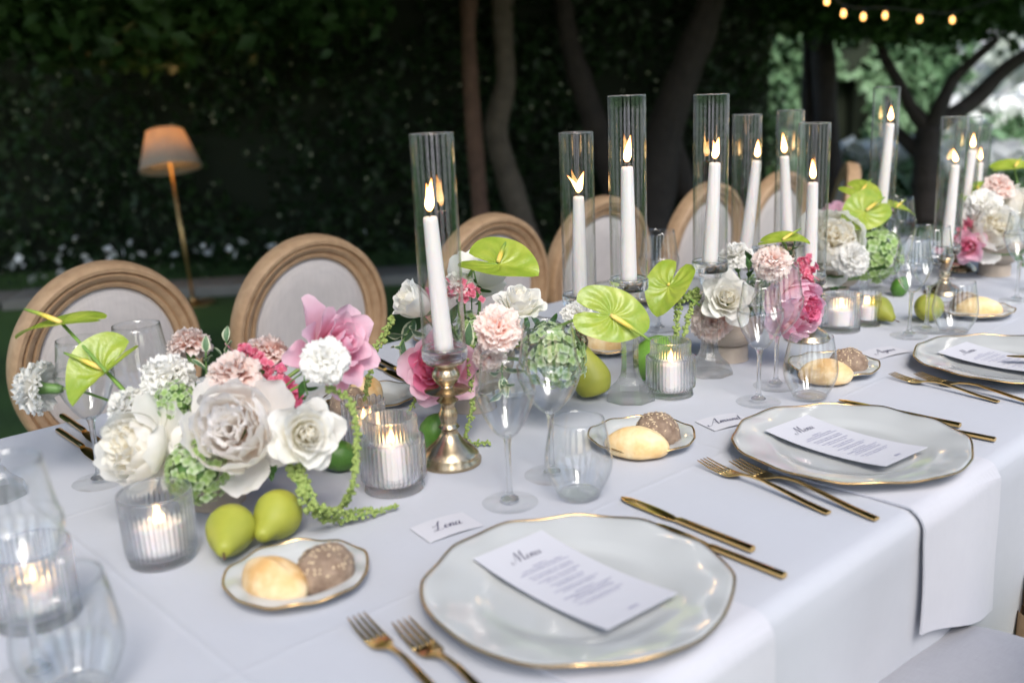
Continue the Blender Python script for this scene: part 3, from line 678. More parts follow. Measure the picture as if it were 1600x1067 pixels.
def chair_data():
    if _cd: return _cd
    prof = [(-.045, -.004), (-.040, -.016), (-.030, -.019), (-.026, -.014), (-.018, -.024), (-.006, -.028), (-.002, -.021), (.004, -.030), (.014, -.031), (.022, -.024), (.024, 0), (.022, .016), (.010, .022), (-.035, .020), (-.045, .012)]
    prof = [(a_*.85, b_) for a_, b_ in prof]; V, F, uv = oval_frame(.194, .219, prof); me = mk('back_frame', V, F, M['oak'], uv, sharp=50); _cd['back_frame'] = fix_normals(me)
    V, F = pad_oval(.160, .185, -.002, -.022); Va, Fa = pad_oval(.160, .185, .004, .026)
    _cd['back_pad'] = fix_normals(mk('back_pad', V, F, M['linen'])); _cd['rear_pad'] = fix_normals(mk('rear_pad', Va, Fa, M['linen']))
    V, F, uv = oval_frame(.153, .178, [(.003*math.cos(a), -.006+.003*math.sin(a)) for a in np.linspace(0, 2*math.pi, 7)[:-1]], 64); _cd['piping'] = fix_normals(mk('piping', V, F, M['linen'], uv))
    # seat pad: rounded trapezoid dome
    def seat(mat, z0, z1, gx, rings=7, n=64):
        V, F = [(0, 0, z1)], []
        for j in range(1, rings+1):
            t = j/rings; z = z0+(z1-z0)*(max(0, 1-t**5))**.5
            for i in range(n):
                a = 2*math.pi*i/n; c, s_ = math.cos(a), math.sin(a)
                e = .28; x = (abs(c)**e)*math.copysign(1, c); y = (abs(s_)**e)*math.copysign(1, s_)
                wdt = (.245 if y < 0 else .245) - .02*y
                V.append((x*wdt*t*gx, y*.225*t*gx, z))
        for i in range(n): F.append((0, 1+i, 1+(i+1) % n))
        for j in range(rings-1):
            for i in range(n):
                k = (i+1) % n; F.append((1+j*n+i, 1+(j+1)*n+i, 1+(j+1)*n+k, 1+j*n+k))
        b = len(V)
        for i in range(n):
            x, y, z = V[1+(rings-1)*n+i]; V.append((x*.99, y*.99, z-.03))
        for i in range(n):
            k = (i+1) % n; F.append((1+(rings-1)*n+i, b+i, b+k, 1+(rings-1)*n+k))
        F.append(tuple(b+i for i in range(n)))
        return V, F
    V, F = seat(None, .50, .535, 1.0); _cd['seat'] = fix_normals(mk('seat', V, F, M['grey_linen']))
    V, F = seat(None, .468, .4685, .985, 2); _cd['seat_frame'] = fix_normals(mk('seat_frame', V, F, M['oak'], sharp=40))
    V, F, uv = lathe([(.0, 0), (.012, 0), (.014, .03), (.012, .05), (.019, .25), (.023, .33), (.02, .36), (.024, .38), (.024, .438)], 16); _cd['leg'] = mk('leg', V, F, M['oak'], uv, sharp=50)
    return _cd
def chair(label, loc, rotz, group, seat=M['grey_linen']):
    """local +Y is the front (towards the table)"""
    D = chair_data(); r_ = thing('dining_chair', label, 'chair', loc, rotz, group)
    link('seat', D['seat'], r_); link('seat_frame', D['seat_frame'], r_)
    for sx in (-1, 1):
        for sy in (-1, 1): l = link('leg', D['leg'], r_); l.location = (sx*.2, sy*.185, 0)
        V, F, uv = tube([(sx*.10, -.205, .45), (sx*.11, -.225, .50), (sx*.115, -.243, .57)], [.018, .016, .016], 10); link('back_post', mk('back_post', V, F, M['oak'], uv), r_)
    b = link('back_frame', D['back_frame'], r_); p = link('back_pad', D['back_pad'], r_); q = link('rear_pad', D['rear_pad'], r_)
    for x in (b, p, q):
        x.location = (0, -.262, .695); x.rotation_euler = (rad(9), 0, math.pi)
    link('piping', D['piping'], p)
    return r_
far_lab = ['oval backed wooden chair with pale linen behind the green anthurium and wine glasses',
           'oval backed wooden chair with pale linen behind the tall pink rose',
           'oval backed wooden chair behind the brass candlestick and white roses',
           'oval backed wooden chair behind the two tall candles beside the round anthurium',
           'oval backed chair seen through the pair of tall tubes beside the farther lamp',
           'oval backed chair behind the leaning candles and blush carnation', 'oval backed chair farthest along the row, beyond the paired anthuriums']
CH = [(aty(px_, py_, yy).x, yy) for px_, py_, yy in ((163, 500, 2.2), (481, 470, 2.14), (764, 440, 2.04), (935, 400, 2.04), (1105, 380, 1.99), (1215, 360, 1.99), (1330, 340, 1.99))]
for l_, (cx, cyy) in zip(far_lab, CH):
    chair(l_, (cx, cyy-.245, 0), math.pi + rng.uniform(-.05, .05) + (.65 if l_ == far_lab[-1] else 0), 'chairs along the far side of the table')
chair('grey cushioned chair seat tucked against the hanging tablecloth, beside the long napkin', (1.055, .31, .016), 0, 'chairs along the near side of the table')
chair('grey cushioned chair next along from the one beside the long napkin', (1.70, .30, .012), 0, 'chairs along the near side of the table')

# ================================================================== TABLEWARE
ZT = TABLE_Z
PITCH_X = .545
PLACE = {0: 'at the place with the big blurred glasses', 1: 'at the place beside the two pears', 2: 'at the place with the long hanging napkin',
         3: 'at the place with a knife on its plate', 4: 'at the last place before the table end'}
P1 = at(900, 918); P1 = Vector((.664, .647, ZT))
def scallop(a, n=12, amp=.02):
    t = (a*n/(2*math.pi)) % 1.0
    return 1 - amp*(1-abs(2*t-1)**1.6 if int(a*n/(2*math.pi)) % 2 else abs(math.sin(math.pi*t))**1.0*.0) + amp*.35*math.cos(a*n/2)
def plate_mesh(R, depth, n=144, lobes=12, amp=.022, name='dish'):
    prof = [(0, .004), (.3, .004), (.52, .0042), (.60, .006), (.66, .010), (.72, .0115), (.85, .0165), (.96, depth-.0006), (1.0, depth), (1.0, depth-.002), (.95, depth-.0045), (.8, .011), (.66, .004), (.58, 0.0), (.52, .0), (.50, .002), (.2, .002), (0.001, .002)]
    V, F = [], []
    for j, (r, z) in enumerate(prof):
        for i in range(n):
            a = 2*math.pi*i/n; k = 1+(scallop(a, lobes, amp)-1)*max(0, (r-.7)/.3)
            V.append((R*r*k*math.cos(a), R*r*k*math.sin(a), z + .0012*math.cos(a*lobes)*max(0, (r-.75)/.25)))
    for j in range(len(prof)-1):
        for i in range(n):
            k = (i+1) % n; F.append((j*n+i, j*n+k, (j+1)*n+k, (j+1)*n+i))
    dish = mk(name, V, F, M['porcelain'])
    pts = [Vector((R*1.0*scallop(2*math.pi*i/n, lobes, amp)*math.cos(2*math.pi*i/n), R*scallop(2*math.pi*i/n, lobes, amp)*math.sin(2*math.pi*i/n), depth-.0007+.0012*math.cos(2*math.pi*i/n*lobes))) for i in range(n)]
    V, F = [], []
    for i in range(n):
        c = pts[i]; o_ = Vector((c.x, c.y, 0)).normalized()
        for k in range(6):
            a = 2*math.pi*k/6; V.append(c+o_*(.0017*math.cos(a))+Vector((0, 0, .0014*math.sin(a))))
    for i in range(n):
        i2 = (i+1) % n
        for k in range(6):
            k2 = (k+1) % 6; F.append((i*6+k, i2*6+k, i2*6+k2, i*6+k2))
    return dish, mk('gold_rim', V, F, M['gold_rim'])
dish_big, rim_big = plate_mesh(.158, .0195); dish_small, rim_small = plate_mesh(.078, .015, 108, 10, .03)
def plate(label, loc, big=True, rot=0, group=None):
    r_ = thing('dinner_plate' if big else 'bread_plate', label, 'plate', loc, rot, group)
    link('dish', dish_big if big else dish_small, r_); link('gold_rim', rim_big if big else rim_small, r_); return r_

plates = {}
for i in range(0, 5):
    plates[i] = Vector((P1.x+PITCH_X*(i-1), P1.y, ZT+.0035))
NAPZ = .0032
for i in (1, 2, 3):
    plate('large scalloped gold rimmed plate '+PLACE[i], plates[i], True, .3+i, 'dinner plates')
far_plates = [(.80, 'large white plate half hidden behind the cream peony on the far side'), (1.33, 'large white plate behind the brass candlestick and pink roses'), (1.88, 'large white plate on the far side behind the glass candlesticks'), (2.42, 'large white plate on the far side behind the farthest pair of anthuriums')]
for x, l_ in far_plates: plate(l_, (x, 1.535, ZT), True, x, 'dinner plates')

# napkins -----------------------------------------------------------
def napkin(label, xc, wd, y_in, drop, skew=0.0, loc_group='napkins'):
    nu, nv = 22, 130; V, F = [], []
    L1 = y_in-Y0-.0; Lt = L1+drop; R = .026
    for j in range(nv+1):
        d = Lt*j/nv
        for i in range(nu+1):
            u_ = i/nu*2-1; dd = d*(1+ (skew*u_*.12 if d > L1 else 0))
            if dd < L1-.02: y = y_in-dd; z = ZT+NAPZ
            else:
                q = dd-(L1-.02); arc = R*math.pi/2
                if q < arc:
                    a = q/R; y = y_in-(L1-.02)-R*math.sin(a); z = ZT+NAPZ-R*(1-math.cos(a))
                else:
                    y = y_in-(L1-.02)-R; z = ZT+NAPZ-R-(q-arc)
            hang = max(0, (dd-L1)/max(drop, .01))
            y += -.004*hang - .006*math.sin(u_*3.1+1.0)*hang - .002
            x = xc+u_*wd/2*(1+.02*math.sin(j*.1))+ .012*hang
            z += .0012*math.sin(u_*4+j*.08)*.5
            V.append((x, y, z))
    F = [(j*(nu+1)+i, j*(nu+1)+i+1, (j+1)*(nu+1)+i+1, (j+1)*(nu+1)+i) for j in range(nv) for i in range(nu)]
    o_ = link('napkin', mk('napkin', V, F, M['napkin'], smooth=False)); md = o_.modifiers.new('thick', 'SOLIDIFY'); md.thickness = .0028; md.offset = 1
    return tag(o_, label, 'napkin', loc_group)
napkin('white folded napkin hanging long over the table edge from under a plate', 1.197, .215, .70, .19, .6)
napkin('white folded napkin under the plate beside the two pears, hanging over the edge', .655, .22, .70, .19, .3)

# script lettering --------------------------------------------------
GL = {
 'e': (.30, [[(0, .15), (.18, .22), (.26, .33), (.18, .42), (.06, .32), (.05, .12), (.15, 0), (.32, .12)]]),
 'n': (.42, [[(0, .12), (.08, .36), (.11, .4), (.09, .2), (.06, 0)], [(.07, .15), (.2, .38), (.29, .36), (.27, .1), (.33, 0), (.44, .12)]]),
 'u': (.44, [[(0, .28), (.07, .4), (.05, .1), (.12, 0), (.24, .12), (.31, .4), (.28, .08), (.34, 0), (.46, .12)]]),
 'a': (.44, [[(.28, .36), (.16, .42), (.04, .28), (.04, .08), (.12, 0), (.22, .1), (.30, .4), (.27, .08), (.33, 0), (.46, .12)]]),
 'm': (.62, [[(0, .12), (.08, .36), (.11, .4), (.09, .2), (.06, 0)], [(.07, .15), (.18, .38), (.26, .36), (.25, .15), (.23, 0)], [(.25, .15), (.36, .38), (.45, .36), (.44, .1), (.50, 0), (.62, .12)]]),
 'd': (.48, [[(.28, .36), (.16, .42), (.04, .28), (.04, .08), (.12, 0), (.24, .12), (.33, .6), (.40, .95)], [(.36, .8), (.28, .08), (.34, 0), (.46, .12)]]),
 'g': (.42, [[(.28, .36), (.16, .42), (.04, .28), (.04, .08), (.12, 0), (.22, .1), (.30, .4), (.24, -.2), (.10, -.4), (.02, -.28), (.2, -.1), (.44, .12)]]),
 's': (.28, [[(0, .12), (.16, .42), (.2, .2), (.12, 0), (.0, .06)], [(.12, 0), (.28, .12)]]),
 'M': (.84, [[(-.32, .22), (-.34, .06), (-.22, -.02), (-.06, .12), (.08, .55), (.22, 1.0), (.27, .5), (.30, .02)], [(.30, .02), (.44, .5), (.62, 1.02), (.62, .5), (.64, .06), (.72, 0), (.86, .12)]]),
 'L': (.60, [[(-.1, .62), (.0, .52), (.2, .7), (.42, 1.0), (.32, .95), (.24, .5), (.14, .1), (.0, .0), (-.1, .08), (.04, .14), (.26, .02), (.46, .0), (.62, .12)]]),
 'A': (.74, [[(-.30, .25), (-.32, .05), (-.18, -.03), (.02, .12), (.3, .62), (.56, 1.02), (.55, .5), (.56, .06), (.63, 0), (.76, .12)], [(.12, .34), (.32, .44), (.56, .38)]]),
}
def script_word(word, h, mapf, name='lettering', mat=None, slant=.32, wt=.055):
    parts = []; x = 0
    for ch in word:
        adv, strokes = GL[ch]
        for st in strokes:
            P = smooth_path([(p[0], p[1], 0) for p in st], 8*(len(st)-1))
            P = [(x+p[0]+p[1]*slant, p[1]) for p in P]; V, F = [], []
            for i, p in enumerate(P):
                a, b = P[max(0, i-1)], P[min(len(P)-1, i+1)]; tx, ty = b[0]-a[0], b[1]-a[1]; l = math.hypot(tx, ty) or 1; tx, ty = tx/l, ty/l
                wv = wt*(.35+1.0*max(0, abs(ty))**2*(1 if ty < 0 else .15)); 
                V += [mapf((p[0]-ty*wv*.5)*h, (p[1]+tx*wv*.5)*h), mapf((p[0]+ty*wv*.5)*h, (p[1]-tx*wv*.5)*h)]
            F = [(2*i, 2*i+1, 2*i+3, 2*i+2) for i in range(len(P)-1)]; parts.append((V, F))
        x += adv
    V, F, _ = merge(parts); return mk(name, V, F, mat or M['ink'])
def word_len(word, h): return sum(GL[c][0] for c in word)*h

def menu_card(label, c_top, c_bot, wd, zlift):
    """c_top / c_bot: world middle of the head and foot edges"""
    c_top = Vector(c_top); c_bot = Vector(c_bot); up = (c_top-c_bot); Ln = up.length; up.normalize(); rt = Vector((up.y, -up.x, 0))
    base = (c_top+c_bot)/2; r_ = thing('menu_card', label, 'menu', base, 0, 'printed menus')
    def mp(x, y, lift=.0):      # x across from left edge, y down from the head
        t = y/Ln; sag = .0085*(2*t-1)**2 + .0015*math.sin(3*t)
        p = rt*(x-wd/2)+up*(Ln/2-y); return Vector((p.x, p.y, sag+lift))
    nu, nv = 6, 24
    V = [mp(wd*i/nu, Ln*j/nv) for j in range(nv+1) for i in range(nu+1)]
    F = [(j*(nu+1)+i, (j+1)*(nu+1)+i, (j+1)*(nu+1)+i+1, j*(nu+1)+i+1) for j in range(nv) for i in range(nu)]
    sh = link('sheet', mk('sheet', V, F, M['paper'], smooth=False), r_); md = sh.modifiers.new('t', 'SOLIDIFY'); md.thickness = .0006; md.offset = -1
    h = .018; x0 = (wd-word_len('Menu', h))/2
    link('title', script_word('Menu', h, lambda x, y: mp(x0+x, .036-y, .0005)), r_)
    # rows of small unreadable print, centred in paragraphs, built word by word
    y = .052; g = random.Random(3)
    for para in (3, 2, 2, 2, 2, 4, 2):
        for ln in range(para):
            wl = wd*g.uniform(.34, .70)*(.45 if ln == 0 and para > 2 else 1); x = (wd-wl)/2; parts = []; end = x+wl
            while x < end:
                ww = g.uniform(.004, .011); xx = x
                while xx < min(x+ww, end):
                    lw = .0011; hh = .0015 if g.random() < .75 else .0022
                    parts.append(([mp(xx, y, .0005), mp(xx+lw, y, .0005), mp(xx+lw, y-hh, .0005), mp(xx, y-hh, .0005)], [(0, 1, 2, 3)])); xx += lw+.0004
                x += ww+.0016
            V, F, _ = merge(parts); link('print_line', mk('print_line', V, F, M['ink_light'], smooth=False), r_); y += .0047
        y += .0036
    V, F, _ = merge([([mp(wd/2-.006+.0035*k, Ln-.012, .0005), mp(wd/2-.004+.0035*k, Ln-.012, .0005), mp(wd/2-.0035+.0035*k, Ln-.016, .0005), mp(wd/2-.0055+.0035*k, Ln-.016, .0005)], [(0, 1, 2, 3)]) for k in range(4)])
    link('monogram', mk('monogram', V, F, M['ink_light'], smooth=False), r_)
    r_.location.z = zlift; return r_
ZM = ZT+.0175
for i, (a, b) in {1: ((795, 855), (1006, 960)), 2: ((1229, 664), (1417, 718))}.items():
    menu_card('printed menu card on the plate '+PLACE[i], at(*a, ZM), at(*b, ZM), .099, ZM-.006+.002)
d_ = at(1229, 664, ZM)-Vector((P1.x+PITCH_X, P1.y, 0)); d2_ = at(1417, 718, ZM)-Vector((P1.x+PITCH_X, P1.y, 0))
menu_card('printed menu card on the plate '+PLACE[3], Vector((P1.x+2*PITCH_X, P1.y, 0))+d_, Vector((P1.x+2*PITCH_X, P1.y, 0))+d2_, .099, ZM-.004)

def place_card(label, word, cl, cr, hgt=.048):
    """cl, cr: world ends of the lower (guest side) long edge"""
    cl = Vector(cl); cr = Vector(cr); rt = (cr-cl); wd = rt.length; rt.normalize(); up = Vector((-rt.y, rt.x, 0))
    r_ = thing('place_card', label, 'place card', cl, 0, 'place cards')
    mp = lambda x, y, l=0: Vector((*(rt*x+up*y).xy, .0012+l+.0025*math.sin(math.pi*x/wd)))
    V = [mp(wd*i/8, hgt*j/4) for j in range(5) for i in range(9)]; F = [(j*9+i, j*9+i+1, (j+1)*9+i+1, (j+1)*9+i) for j in range(4) for i in range(8)]
    sh = link('card', mk('card', V, F, M['paper'], smooth=False), r_); md = sh.modifiers.new('t', 'SOLIDIFY'); md.thickness = .0008; md.offset = -1
    h = .021; x0 = (wd-word_len(word, h))/2
    link('name_lettering', script_word(word, h, lambda x, y: mp(x0+x, hgt*.36+y, .0006), wt=.07), r_)
    return r_
place_card('place card lettered in dark script '+PLACE[1], 'Lena', at(672, 849), at(756, 822), .05)
place_card('place card lettered in dark script '+PLACE[2], 'Amund', at(1117, 674), at(1180, 660), .05)
place_card('place card lettered in dark script '+PLACE[3], 'Agnes', at(1372, 562), at(1425, 550), .05)

# cutlery -----------------------------------------------------------
def sweep(path, n=None):
    """path: list of (x, z, width, thickness) along local +X; rounded flat bar"""
    V, F, uv = [], [], []
    m = 8
    for i, (x, z, w_, t_) in enumerate(path):
        for k in range(m):
            a = 2*math.pi*(k+.5)/m; c, s_ = math.cos(a), math.sin(a)
            V.append((x, w_/2*math.copysign(abs(c)**.6, c), z+t_/2*math.copysign(abs(s_)**.6, s_))); uv.append((k/m, i/len(path)))
    for i in range(len(path)-1):
        for k in range(m):
            k2 = (k+1) % m; F.append((i*m+k, (i+1)*m+k, (i+1)*m+k2, i*m+k2))
    F.append(tuple(range(m))); F.append(tuple((len(path)-1)*m+k for k in range(m-1, -1, -1)))
    return V, F, uv
FK = {}
FK['handle'] = fix_normals(mk('handle', *sweep([(.072, .0085, .006, .0028), (.085, .0105, .0052, .003), (.10, .0115, .0058, .003), (.13, .009, .0075, .0032), (.17, .0045, .0092, .0034), (.198, .0028, .0102, .0036), (.205, .0026, .0098, .0034)])[:2], M['gold'], sharp=50))
FK['head'] = fix_normals(mk('head', *sweep([(.044, .0035, .0225, .0018), (.052, .0034, .0232, .002), (.060, .0048, .0195, .0022), (.067, .007, .011, .0026), (.072, .0086, .0062, .0028)])[:2], M['gold'], sharp=50))
for k in range(4):
    yo = (k-1.5)*.0061
    V, F, uv = sweep([(.0, .0085, .0013, .0012), (.006, .0075, .0022, .0015), (.02, .0052, .0028, .0016), (.036, .0038, .0036, .0017), (.0445, .0035, .0045, .0018)])
    V = [(v[0], v[1]+yo*(.93 if v[0] < .01 else 1), v[2]) for v in V]; FK['tine%d' % k] = fix_normals(mk('tine', V, F, M['gold']))
KN = {'handle': fix_normals(mk('handle', *sweep([(.098, .004, .0085, .005), (.104, .0045, .010, .0062), (.13, .0045, .0102, .0068), (.18, .0045, .0108, .0072), (.212, .0045, .0112, .0074), (.214, .0045, .0106, .007)])[:2], M['gold'], sharp=50))}
bl = []
for x, w_ in ((0, .003), (.004, .009), (.012, .0145), (.03, .0175), (.06, .0175), (.085, .0155), (.094, .011), (.099, .008)): bl.append((x, .0032, w_, .0018))
V, F, uv = sweep(bl); V = [(v[0], v[1]+(.0015 if v[0] < .08 else 0), v[2]) for v in V]; KN['blade'] = fix_normals(mk('blade', V, F, M['gold'], sharp=50))
def cutlery(kind, label, tip, end, group, dz=0.0):
    tip = Vector(tip); end = Vector(end); d = end-tip; r_ = thing('gold_fork' if kind == 'fork' else 'gold_knife', label, kind, (tip.x, tip.y, ZT+.0006+dz), math.atan2(d.y, d.x), group)
    if kind == 'fork':
        link('handle', FK['handle'], r_); link('head', FK['head'], r_)
        for k in range(4): link('tine', FK['tine%d' % k], r_)
    else: link('handle', KN['handle'], r_); link('blade', KN['blade'], r_)
    s_ = d.length/(.205 if kind == 'fork' else .214)
    print(kind, 'length', round(d.length, 3)); s_ = max(.8, min(1.15, s_)); r_.scale = (s_, s_, s_); return r_
GC = 'gold cutlery at the places'
ZF = ZT+.008
f2a, f2b = (at(1097, 718, ZF), at(1295, 801, ZT+.003)), (at(1147, 720, ZF), at(1370, 811, ZT+.003))
for i in (1, 2, 3):
    if i == 2: ends = (f2a, f2b)
    elif i == 3: ends = ((at(1393, 583, ZF), at(1560, 630)), (at(1433, 584, ZF), at(1433, 584, ZF)+(f2b[1]-f2b[0])))
    else: ends = ((at(556, 962, ZF), at(556, 962, ZF)+(f2a[1]-f2a[0])), (at(626, 970, ZF), at(626, 970, ZF)+(f2b[1]-f2b[0])))
    cutlery('fork', 'gold fork lying outermost '+PLACE[i], *ends[0], GC); cutlery('fork', 'gold fork lying next to the plate '+PLACE[i], *ends[1], GC)
cutlery('knife', 'gold knife next to the plate '+PLACE[1], at(1020, 822)+Vector((.0, .0, 0)), at(1226, 905), GC)
cutlery('knife', 'gold knife outermost of the pair '+PLACE[1], at(970, 781), at(1176, 864), GC)
cutlery('knife', 'gold knife outermost of the pair '+PLACE[2], at(1310, 628), at(1500, 669), GC)
cutlery('knife', 'gold knife next to the plate '+PLACE[2], at(1365, 652), at(1555, 691), GC)
cutlery('knife', 'gold knife lying on the printed menu and plate near the table end', at(1573, 556, ZT+.03), at(1573, 556, ZT+.03)+Vector((.10, -.17, 0)), GC, .026)
for l_, a, b in (('gold knife on the far side before the first oval chair, outer one', (98, 653), (150, 690)), ('gold knife on the far side beneath the cream peony', (92, 676), (148, 715)),
                 ('gold knife on the far side between pink roses and second chair', (628, 592), (560, 562)), ('second gold knife on the far side between pink roses and chair', (626, 583), (580, 560))):
    a_, b_ = at(*a), at(*b); far = a_ if a_.y > b_.y else b_; d = (far-(b_ if far is a_ else a_)).normalized()
    cutlery('knife', l_, far-d*.21, far, GC)

# glasses -----------------------------------------------------------
def offset_profile(prof, th):
    """inner wall of a vessel profile"""
    return [(max(.0004, r-th), z+(th if i == 0 else 0)) for i, (r, z) in enumerate(prof)]
def spl(pts, n=30): return [tuple(p[:2]) for p in smooth_path([(a, b, 0) for a, b in pts], n)]
def wine_data(R, H, foot, stem_h):
    bowl = spl([(.004, stem_h), (.014, stem_h+.006), (R*.72, stem_h+.026), (R*.97, stem_h+.05), (R, stem_h+.066), (R*.93, stem_h+.6*(H-stem_h)), (R*.76, H)], 40)
    bowl_in = [(max(.0005, r-.0011), z+.0012*(1-i/len(bowl))) for i, (r, z) in enumerate(bowl)]
    a = mk('bowl', *lathe(bowl+list(reversed(bowl_in)), 64)[:2], M['thin'])
    st = spl([(.0005, .0045), (.012, .006), (.0052, .013), (.0036, .03), (.0034, stem_h*.6), (.0042, stem_h*.9), (.0062, stem_h+.001), (.004, stem_h+.003), (.0005, stem_h+.0035)], 40)
    b = mk('stem', *lathe(st, 24)[:2], M['stem_glass'])
    ft = [(.0005, .0), (foot*.97, 0.0), (foot, .0008), (foot*.97, .0016), (foot*.5, .0034), (.013, .0058), (.0005, .0058)]
    c = mk('foot', *lathe(ft, 64)[:2], M['thin_foot'])
    return a, b, c
WD = {'s': wine_data(.0370, .197, .036, .088), 'l': wine_data(.0425, .212, .038, .088)}
def wine(kind, label, loc, group='stemmed wine glasses', sc=1.0):
    r_ = thing('wine_glass', label, 'wine glass', loc, rng.uniform(0, 6), group); a, b, c = WD[kind]
    link('bowl', a, r_); link('stem', b, r_); link('foot', c, r_); r_.scale = (sc, sc, sc); return r_
tp = spl([(.001, .004), (.024, .0042), (.031, .012), (.0405, .032), (.0435, .048), (.041, .07), (.034, .105)], 40)
tp_in = [(max(.0005, r-.0012), z+.0018*(1-i/len(tp))) for i, (r, z) in enumerate(tp)]
tumb_me = mk('bowl', *lathe(tp+list(reversed(tp_in)), 64)[:2], M['thin'])
tb_me = mk('base', *lathe([(.0005, .0005), (.023, .0005), (.027, .003), (.026, .0065), (.02, .0055), (.0005, .005)], 48)[:2], M['thin_foot'])
def tumbler(label, loc, group='stemless tumblers', sc=1.0):
    r_ = thing('stemless_tumbler', label, 'tumbler', loc, rng.uniform(0, 6), group); link('bowl', tumb_me, r_); link('base', tb_me, r_); r_.scale = (sc, sc, sc); return r_
g1 = (Vector((.784, .879, ZT)), Vector((.885, .904, ZT)), Vector((.857, .827, ZT)))
for i, gg in {1: g1, 2: (at(1185, 628), at(1212, 603), at(1265, 622)), 3: (at(1420, 525), at(1447, 516), at(1490, 520)), 4: (at(1588, 470), at(1612, 455), at(1640, 455))}.items():
    wine('s', 'smaller stemmed wine glass '+PLACE[i], gg[0]); wine('l', 'larger stemmed wine glass '+PLACE[i], gg[1])
    tumbler('clear stemless tumbler '+PLACE[i], gg[2])
wine('l', 'large blurred wine glass before the ribbed votive and cream peony', at(62, 1052))
tumbler('blurred stemless tumbler before the large blurred wine glass', at(120, 1085), sc=1.1)
wine('s', 'wine glass behind the lower green anthurium, far side', at(157, 752), sc=1.05)
wine('l', 'wine glass before the first oval chair, beside blush carnation', at(243, 728))
wine('l', 'wine glass on the far side seen right of the tallest glass candlestick', at(1030, 515)); tumbler('stemless tumbler on the far side behind the round anthurium', at(998, 540))
wine('l', 'wine glass on the far side behind the hydrangea and white peony bowl', at(1398, 440)); wine('s', 'small wine glass on the far side behind the hydrangea bowl', at(1378, 432))
tumbler('stemless tumbler on the far side near the table end', at(1425, 428))

# votives -----------------------------------------------------------
def ribbed(prof_out, prof_in, n_ribs, amp, segs):
    allp = prof_out+list(reversed(prof_in)); no = len(prof_out)
    fn = lambda r, z, a, j: r*(1+amp*abs(math.cos(a*n_ribs/2))-amp*.5) if (0 < j < no-1 and r > .02) else r
    return lathe(allp, segs, fn)
VD = {}
po = spl([(.001, .0), (.037, .0), (.0385, .004), (.038, .014)], 8)+spl([(.0425, .018), (.0435, .022), (.0435, .068), (.0425, .072)], 10)+spl([(.036, .076), (.0355, .080), (.0355, .099), (.0345, .102)], 8)
pi_ = spl([(.001, .012), (.031, .012), (.034, .018)], 6)+spl([(.037, .024), (.0375, .066), (.034, .072)], 8)+spl([(.0315, .078), (.0315, .1), (.033, .102)], 6)
VD['step'] = mk('ribbed_cup', *ribbed(po, pi_, 44, .07, 264)[:2], M['ribbed'])
po = spl([(.001, 0), (.034, 0), (.038, .004), (.0415, .02), (.0425, .06), (.0425, .084), (.0415, .086)], 24); pi_ = spl([(.001, .010), (.034, .010), (.037, .02), (.039, .06), (.0405, .086)], 20)
def fn_in(n_ribs, amp, no): return lambda r, z, a, j: r*(1+amp*abs(math.cos(a*n_ribs/2))-amp*.5) if (j >= no and .015 < z < .07) else r
VD['jar'] = mk('ribbed_cup', *lathe(po+list(reversed(pi_)), 240, fn_in(40, .075, len(po)))[:2], M['ribbed'])
po = spl([(.001, 0), (.026, 0), (.0275, .003), (.0275, .03), (.0278, .066), (.027, .068)], 20); pi_ = spl([(.001, .009), (.022, .009), (.0235, .014), (.0245, .067)], 16)
def fl(r, z, a, j): return r*(1+.09*abs(math.cos(a*8))-.045) if r > .02 else r
V, F, uv = lathe(po+list(reversed(pi_)), 160, fl); V = [(v[0], v[1], v[2]+(.003*abs(math.cos(math.atan2(v[1], v[0])*8)) if v[2] > .06 else 0)) for v in V]
VD['flute'] = mk('fluted_cup', V, F, M['ribbed'])
po = spl([(.001, 0), (.036, 0), (.038, .004), (.038, .04), (.038, .074), (.037, .076)], 20); pi_ = spl([(.001, .010), (.032, .010), (.034, .018), (.0345, .075)], 16)
VD['cyl'] = mk('ribbed_cup', *ribbed(po, pi_, 42, .07, 252)[:2], M['ribbed'])
def flame_mesh(h, r, bend=0.0, twin=0):
    V, F, uv = lathe([(.0003, 0), (r*.55, h*.06), (r*.9, h*.16), (r, h*.27), (r*.86, h*.45), (r*.55, h*.68), (r*.25, h*.87), (.0003, h)], 14)
    V = [(v[0]+bend*(v[2]/h)**1.6*h, v[1]*.8, v[2]) for v in V]; return V, F, uv
def flame(parent, z, h, r, bends=(0.0,), off=(0, 0), az=0.0):
    parts = []
    for b in bends: parts.append(flame_mesh(h*(1 if b >= 0 or len(bends) == 1 else .85), r*(1 if b >= 0 or len(bends) == 1 else .6), b))
    V, F, uv = merge(parts); f = link('flame', mk('flame', V, F, M['flame'], uv), parent); f.location = (off[0], off[1], z); f.rotation_euler = (0, 0, az); return f
CAMAZ = math.atan2(RT.y, RT.x)
def votive(kind, label, loc, cand=(.022, .05), sc=1.0, rot=0, group='ribbed glass votives', clab=None):
    loc = Vector(loc); r_ = thing('votive_glass', label, 'votive', loc, rot, group); r_.scale = (sc,)*3
    link('cup', VD[kind], r_)
    z0 = .0125*sc
    c = thing('votive_candle', clab, 'candle', loc+Vector((0, 0, z0)), 0, 'votive candles'); cr, chh = cand; cr *= sc; chh *= sc
    V, F, uv = lathe([(.0005, 0), (cr, 0), (cr, chh-.002), (cr-.0025, chh), (cr*.7, chh-.002), (.0005, chh-.003)], 32); link('wax', mk('wax', V, F, M['wax'], uv, sharp=50), c)
    V, F, uv = tube([(0, 0, chh-.004), (.0003, 0, chh+.002), (.001, 0, chh+.006)], .0008, 6); link('wick', mk('wick', V, F, M['wick'], uv), c)
    flame(c, chh+.003, .019, .0048, (.05,), az=CAMAZ)
    return r_
